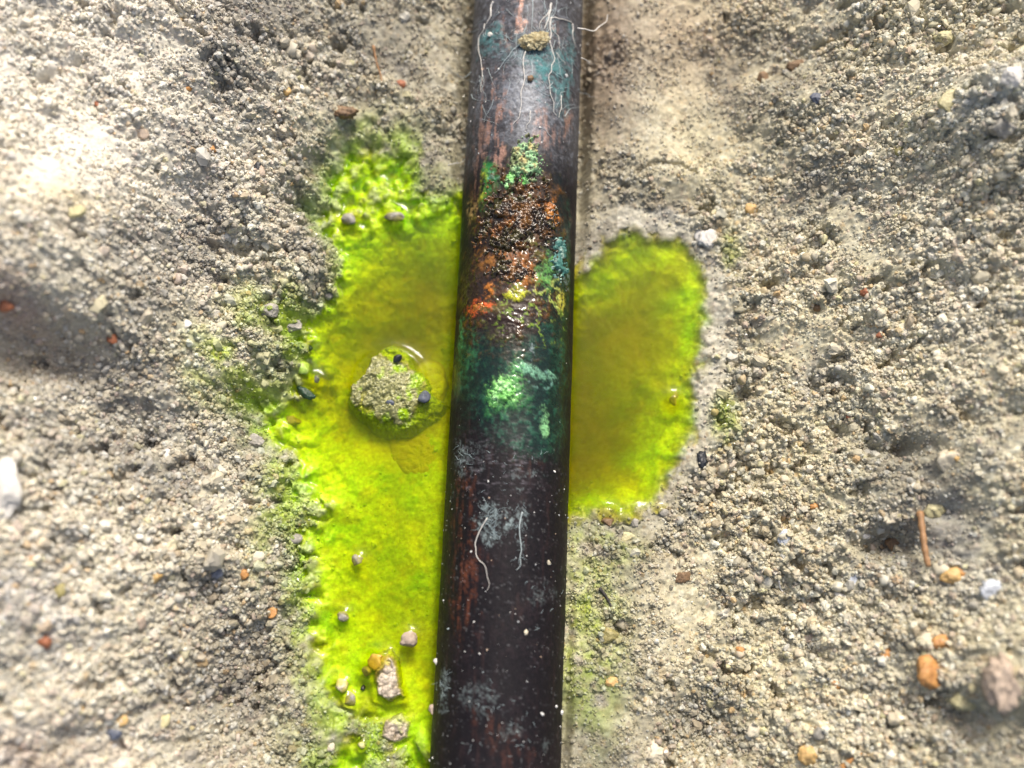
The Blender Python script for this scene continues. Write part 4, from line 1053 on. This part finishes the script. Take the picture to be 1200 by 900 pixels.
def gpath(pts, lift=.2):
    out = []
    for p in pts:
        h = ground_hit(p[0], p[1]); out.append(h + np.array([0, 0, lift + (p[2] if len(p) > 2 else 0)]))
    return out
tube_obj('straw', 'brown straw standing in the pit on the right bank', 'straw', [at(1078, 600, 9.5), at(1081, 622, 10), at(1084, 645, 10.4), at(1088, 664, 10.6)], .42, STRAW, taper=.8)
tube_obj('straw', 'orange brown straw tip at the bottom of the right bank', 'straw', gpath([(985, 900), (996, 890), (1008, 882)], .4), .35, ORANGE, taper=.3)
tube_obj('splinter', 'short dark splinter on the silt right of the pipe', 'splinter', gpath([(702, 689), (710, 699), (716, 710), (722, 719)], .25), .22, DARKS)
tube_obj('straw', 'thin brown straw in the hollow at the top left', 'straw', gpath([(438, 55), (441, 72), (446, 88), (448, 98)], .3), .2, STRAW)
tube_obj('rootlet', 'pale hair curled on the right bank beside the bluish pebbles', 'rootlet', gpath([(912, 680), (914, 690), (920, 697)], .3), .14, ROOT)
tube_obj('rootlet', 'pale hair lying on the upper right silt', 'rootlet', gpath([(918, 58), (925, 64), (934, 72)], .5), .06, ROOT)
tube_obj('rootlet', 'two strand hair reaching the left edge of the pipe', 'rootlet', [at(520, 195, -.5), at(530, 192, 0), at(541, 190, .5), at(550, 182, 2)], .07, ROOT)

# ------------------------------------------------------------------ loose sand grains: far too many to count
def grain_object(name, label, pts, size, col, rgh, rot, kindname='stuff', parent=None, cat=None):
    me = bpy.data.meshes.new(name)
    me.vertices.add(len(pts)); me.vertices.foreach_set('co', (pts * MM).astype(np.float32).ravel())
    def fa(n, v): a = me.attributes.new(n, 'FLOAT', 'POINT'); a.data.foreach_set('value', v.astype(np.float32).ravel())
    def fv(n, v): a = me.attributes.new(n, 'FLOAT_VECTOR', 'POINT'); a.data.foreach_set('vector', v.astype(np.float32).ravel())
    fv('gscl', size * MM); fv('grot', rot); fa('grgh', rgh)
    a = me.attributes.new('gcol', 'FLOAT_COLOR', 'POINT'); a.data.foreach_set('color', np.concatenate([col, np.ones((len(col), 1))], 1).astype(np.float32).ravel())
    me.materials.append(M_GRAIN)
    o = link(bpy.data.objects.new(name, me), parent); tag(o, label, cat, None, kindname)
    ng = bpy.data.node_groups.new(name + '_scatter', 'GeometryNodeTree')
    ng.interface.new_socket('Geometry', in_out='INPUT', socket_type='NodeSocketGeometry'); ng.interface.new_socket('Geometry', in_out='OUTPUT', socket_type='NodeSocketGeometry')
    N, L = ng.nodes, ng.links
    gi, go = N.new('NodeGroupInput'), N.new('NodeGroupOutput')
    join = N.new('GeometryNodeJoinGeometry')
    for k in range(4):
        ic = N.new('GeometryNodeMeshIcoSphere'); ic.inputs['Radius'].default_value = 1; ic.inputs['Subdivisions'].default_value = 2
        nz = N.new('ShaderNodeTexNoise'); nz.noise_dimensions = '4D'; nz.inputs['W'].default_value = k * 9.7; nz.inputs['Scale'].default_value = 1.1; nz.inputs['Detail'].default_value = 1
        sb = N.new('ShaderNodeVectorMath'); sb.operation = 'SUBTRACT'; sb.inputs[1].default_value = (.5, .5, .5)
        sc_ = N.new('ShaderNodeVectorMath'); sc_.operation = 'SCALE'; sc_.inputs['Scale'].default_value = 2.0
        sp = N.new('GeometryNodeSetPosition'); ss = N.new('GeometryNodeSetShadeSmooth'); ss.inputs['Shade Smooth'].default_value = (k == 3)
        sm = N.new('GeometryNodeSetMaterial'); sm.inputs['Material'].default_value = M_GRAIN
        g2i = N.new('GeometryNodeGeometryToInstance')
        L.new(nz.outputs['Color'], sb.inputs[0]); L.new(sb.outputs[0], sc_.inputs[0]); L.new(sc_.outputs[0], sp.inputs['Offset'])
        L.new(ic.outputs['Mesh'], sp.inputs['Geometry']); L.new(sp.outputs[0], ss.inputs[0]); L.new(ss.outputs[0], sm.inputs[0]); L.new(sm.outputs[0], g2i.inputs[0]); L.new(g2i.outputs[0], join.inputs[0])
    ip = N.new('GeometryNodeInstanceOnPoints'); ip.inputs['Pick Instance'].default_value = True
    def na(n, t): a = N.new('GeometryNodeInputNamedAttribute'); a.data_type = t; a.inputs['Name'].default_value = n; return a
    L.new(gi.outputs[0], ip.inputs['Points']); L.new(join.outputs[0], ip.inputs['Instance'])
    L.new(na('gscl', 'FLOAT_VECTOR').outputs[0], ip.inputs['Scale'])
    e2r = N.new('FunctionNodeEulerToRotation'); L.new(na('grot', 'FLOAT_VECTOR').outputs[0], e2r.inputs[0]); L.new(e2r.outputs[0], ip.inputs['Rotation'])
    L.new(ip.outputs[0], go.inputs[0])
    md = o.modifiers.new('scatter', 'NODES'); md.node_group = ng
    return o

GCOL = np.array([(.46,.41,.31), (.37,.34,.29), (.70,.68,.62), (.56,.50,.38), (.48,.30,.12), (.09,.09,.10), (.24,.18,.12), (.50,.38,.32), (.56,.56,.53), (.56,.52,.28)])
GP = np.array([.22, .18, .15, .16, .025, .05, .06, .06, .07, .025]); GP /= GP.sum()
NT = 330000
gx = rng.uniform(-64, 64, NT); gy = rng.uniform(-49, 62, NT)
lo = lookup(LOOSE, gx, gy); wet_ = lookup(WET, gx, gy); dye_ = lookup(DYE, gx, gy); sdd = np.maximum(lookup(SL, gx, gy), lookup(SR, gx, gy))
clump = fbm(gx, gy, 2.6, 3, 700) ; dens = np.clip(.08 + .8 * lo + .7 * clump, .03, 1) * np.where(sdd > .3, .13, 1.0) * np.where((lookup(SR, gx, gy) > -4) & (gx > 8), .45, 1.0)
ok = (rng.random(NT) < dens) & (np.abs(pipe_across(gx, gy)) > PR - .8)
gx, gy, lo, wet_, dye_, clump, sdd = [a[ok] for a in (gx, gy, lo, wet_, dye_, clump, sdd)]
n = len(gx)
sz = np.clip(np.exp(rng.normal(math.log(.145), .42, n)), .07, .52) * np.clip(.55 + .55 * lo, .5, 1.2)
stack = np.where((clump > .12) & (lo > .55), rng.random(n) * .9 * clump, 0)
gz = lookup(Z, gx, gy) + sz * rng.uniform(-.1, .75, n) + stack
base = lookup(COL, gx, gy)
gc = GCOL[rng.choice(len(GCOL), n, p=GP)]
tone = (base / np.array([.47, .42, .33])).clip(.35, 1.5)
mixk = (0.35 + .45 * rng.random(n))[:, None]
gc = gc * (1 - mixk) * (0.55 + 0.45 * tone) + base * mixk
gr_c = dye_[:, None]; gc = gc * (1 - gr_c) + (base * .75 + gc * np.array([.35, .45, .0])) * gr_c
gc = np.clip(gc * (1 - .15 * wet_[:, None]), .01, .9)
size = sz[:, None] * rng.uniform(.65, 1.3, (n, 3))
rg = np.clip(rng.normal(.62, .12, n) - .3 * wet_, .12, .95); rg[rng.random(n) < .06] = .12
grain_object('sand_grains', 'loose sand grains lying over the dug soil', np.stack([gx, gy, gz], -1), size, gc, rg, rng.uniform(0, 6.28, (n, 3)))

# specks of sand stuck to the pipe
ns = 600
ps = rng.uniform(-48, 62, ns); pa_ = rng.uniform(-11, 11, ns)
inr = (ps > srow(540)) & (ps < srow(180)); kp = (~inr) | (rng.random(ns) < .12)
ps, pa_ = ps[kp], pa_[kp]; ns = len(ps)
ssz = np.clip(np.exp(rng.normal(math.log(.036), .75, ns)), .022, .22)
pp = pipe_point(ps, pa_, .04)
pcx = np.array([(.70, .70, .68), (.50, .52, .52), (.40, .30, .22), (.30, .36, .38)])[rng.choice(4, ns, p=[.4, .3, .1, .2])]
grain_object('sand_specks', 'tiny pale specks of sand stuck to the pipe', pp, ssz[:, None] * rng.uniform(.6, 1.4, (ns, 3)), pcx, np.full(ns, .4), rng.uniform(0, 6.28, (ns, 3)))
nc = 2600
cx_ = rng.uniform(-62, 62, nc); cy_ = rng.uniform(-48, 60, nc)
kk = (fbm(cx_, cy_, 7, 3, 720) > -.05) & (lookup(LOOSE, cx_, cy_) > .55) & (np.maximum(lookup(SL, cx_, cy_), lookup(SR, cx_, cy_)) < -1.5) & (np.abs(pipe_across(cx_, cy_)) > 12)
cx_, cy_ = cx_[kk], cy_[kk]; nc = len(cx_)
cs = np.clip(np.exp(rng.normal(math.log(.42), .35, nc)), .25, 1.1)
cc = lookup(COL, cx_, cy_) * rng.uniform(.8, 1.2, (nc, 1)) * .6 + GCOL[rng.choice(len(GCOL), nc, p=GP)] * .4
grain_object('soil_crumbs', 'loose crumbs of soil lying on both banks', np.stack([cx_, cy_, lookup(Z, cx_, cy_) + cs * .15], -1), cs[:, None] * rng.uniform(.6, 1.25, (nc, 3)), np.clip(cc, .02, .9), np.full(nc, .8), rng.uniform(0, 6.28, (nc, 3)))
print('grains', n)
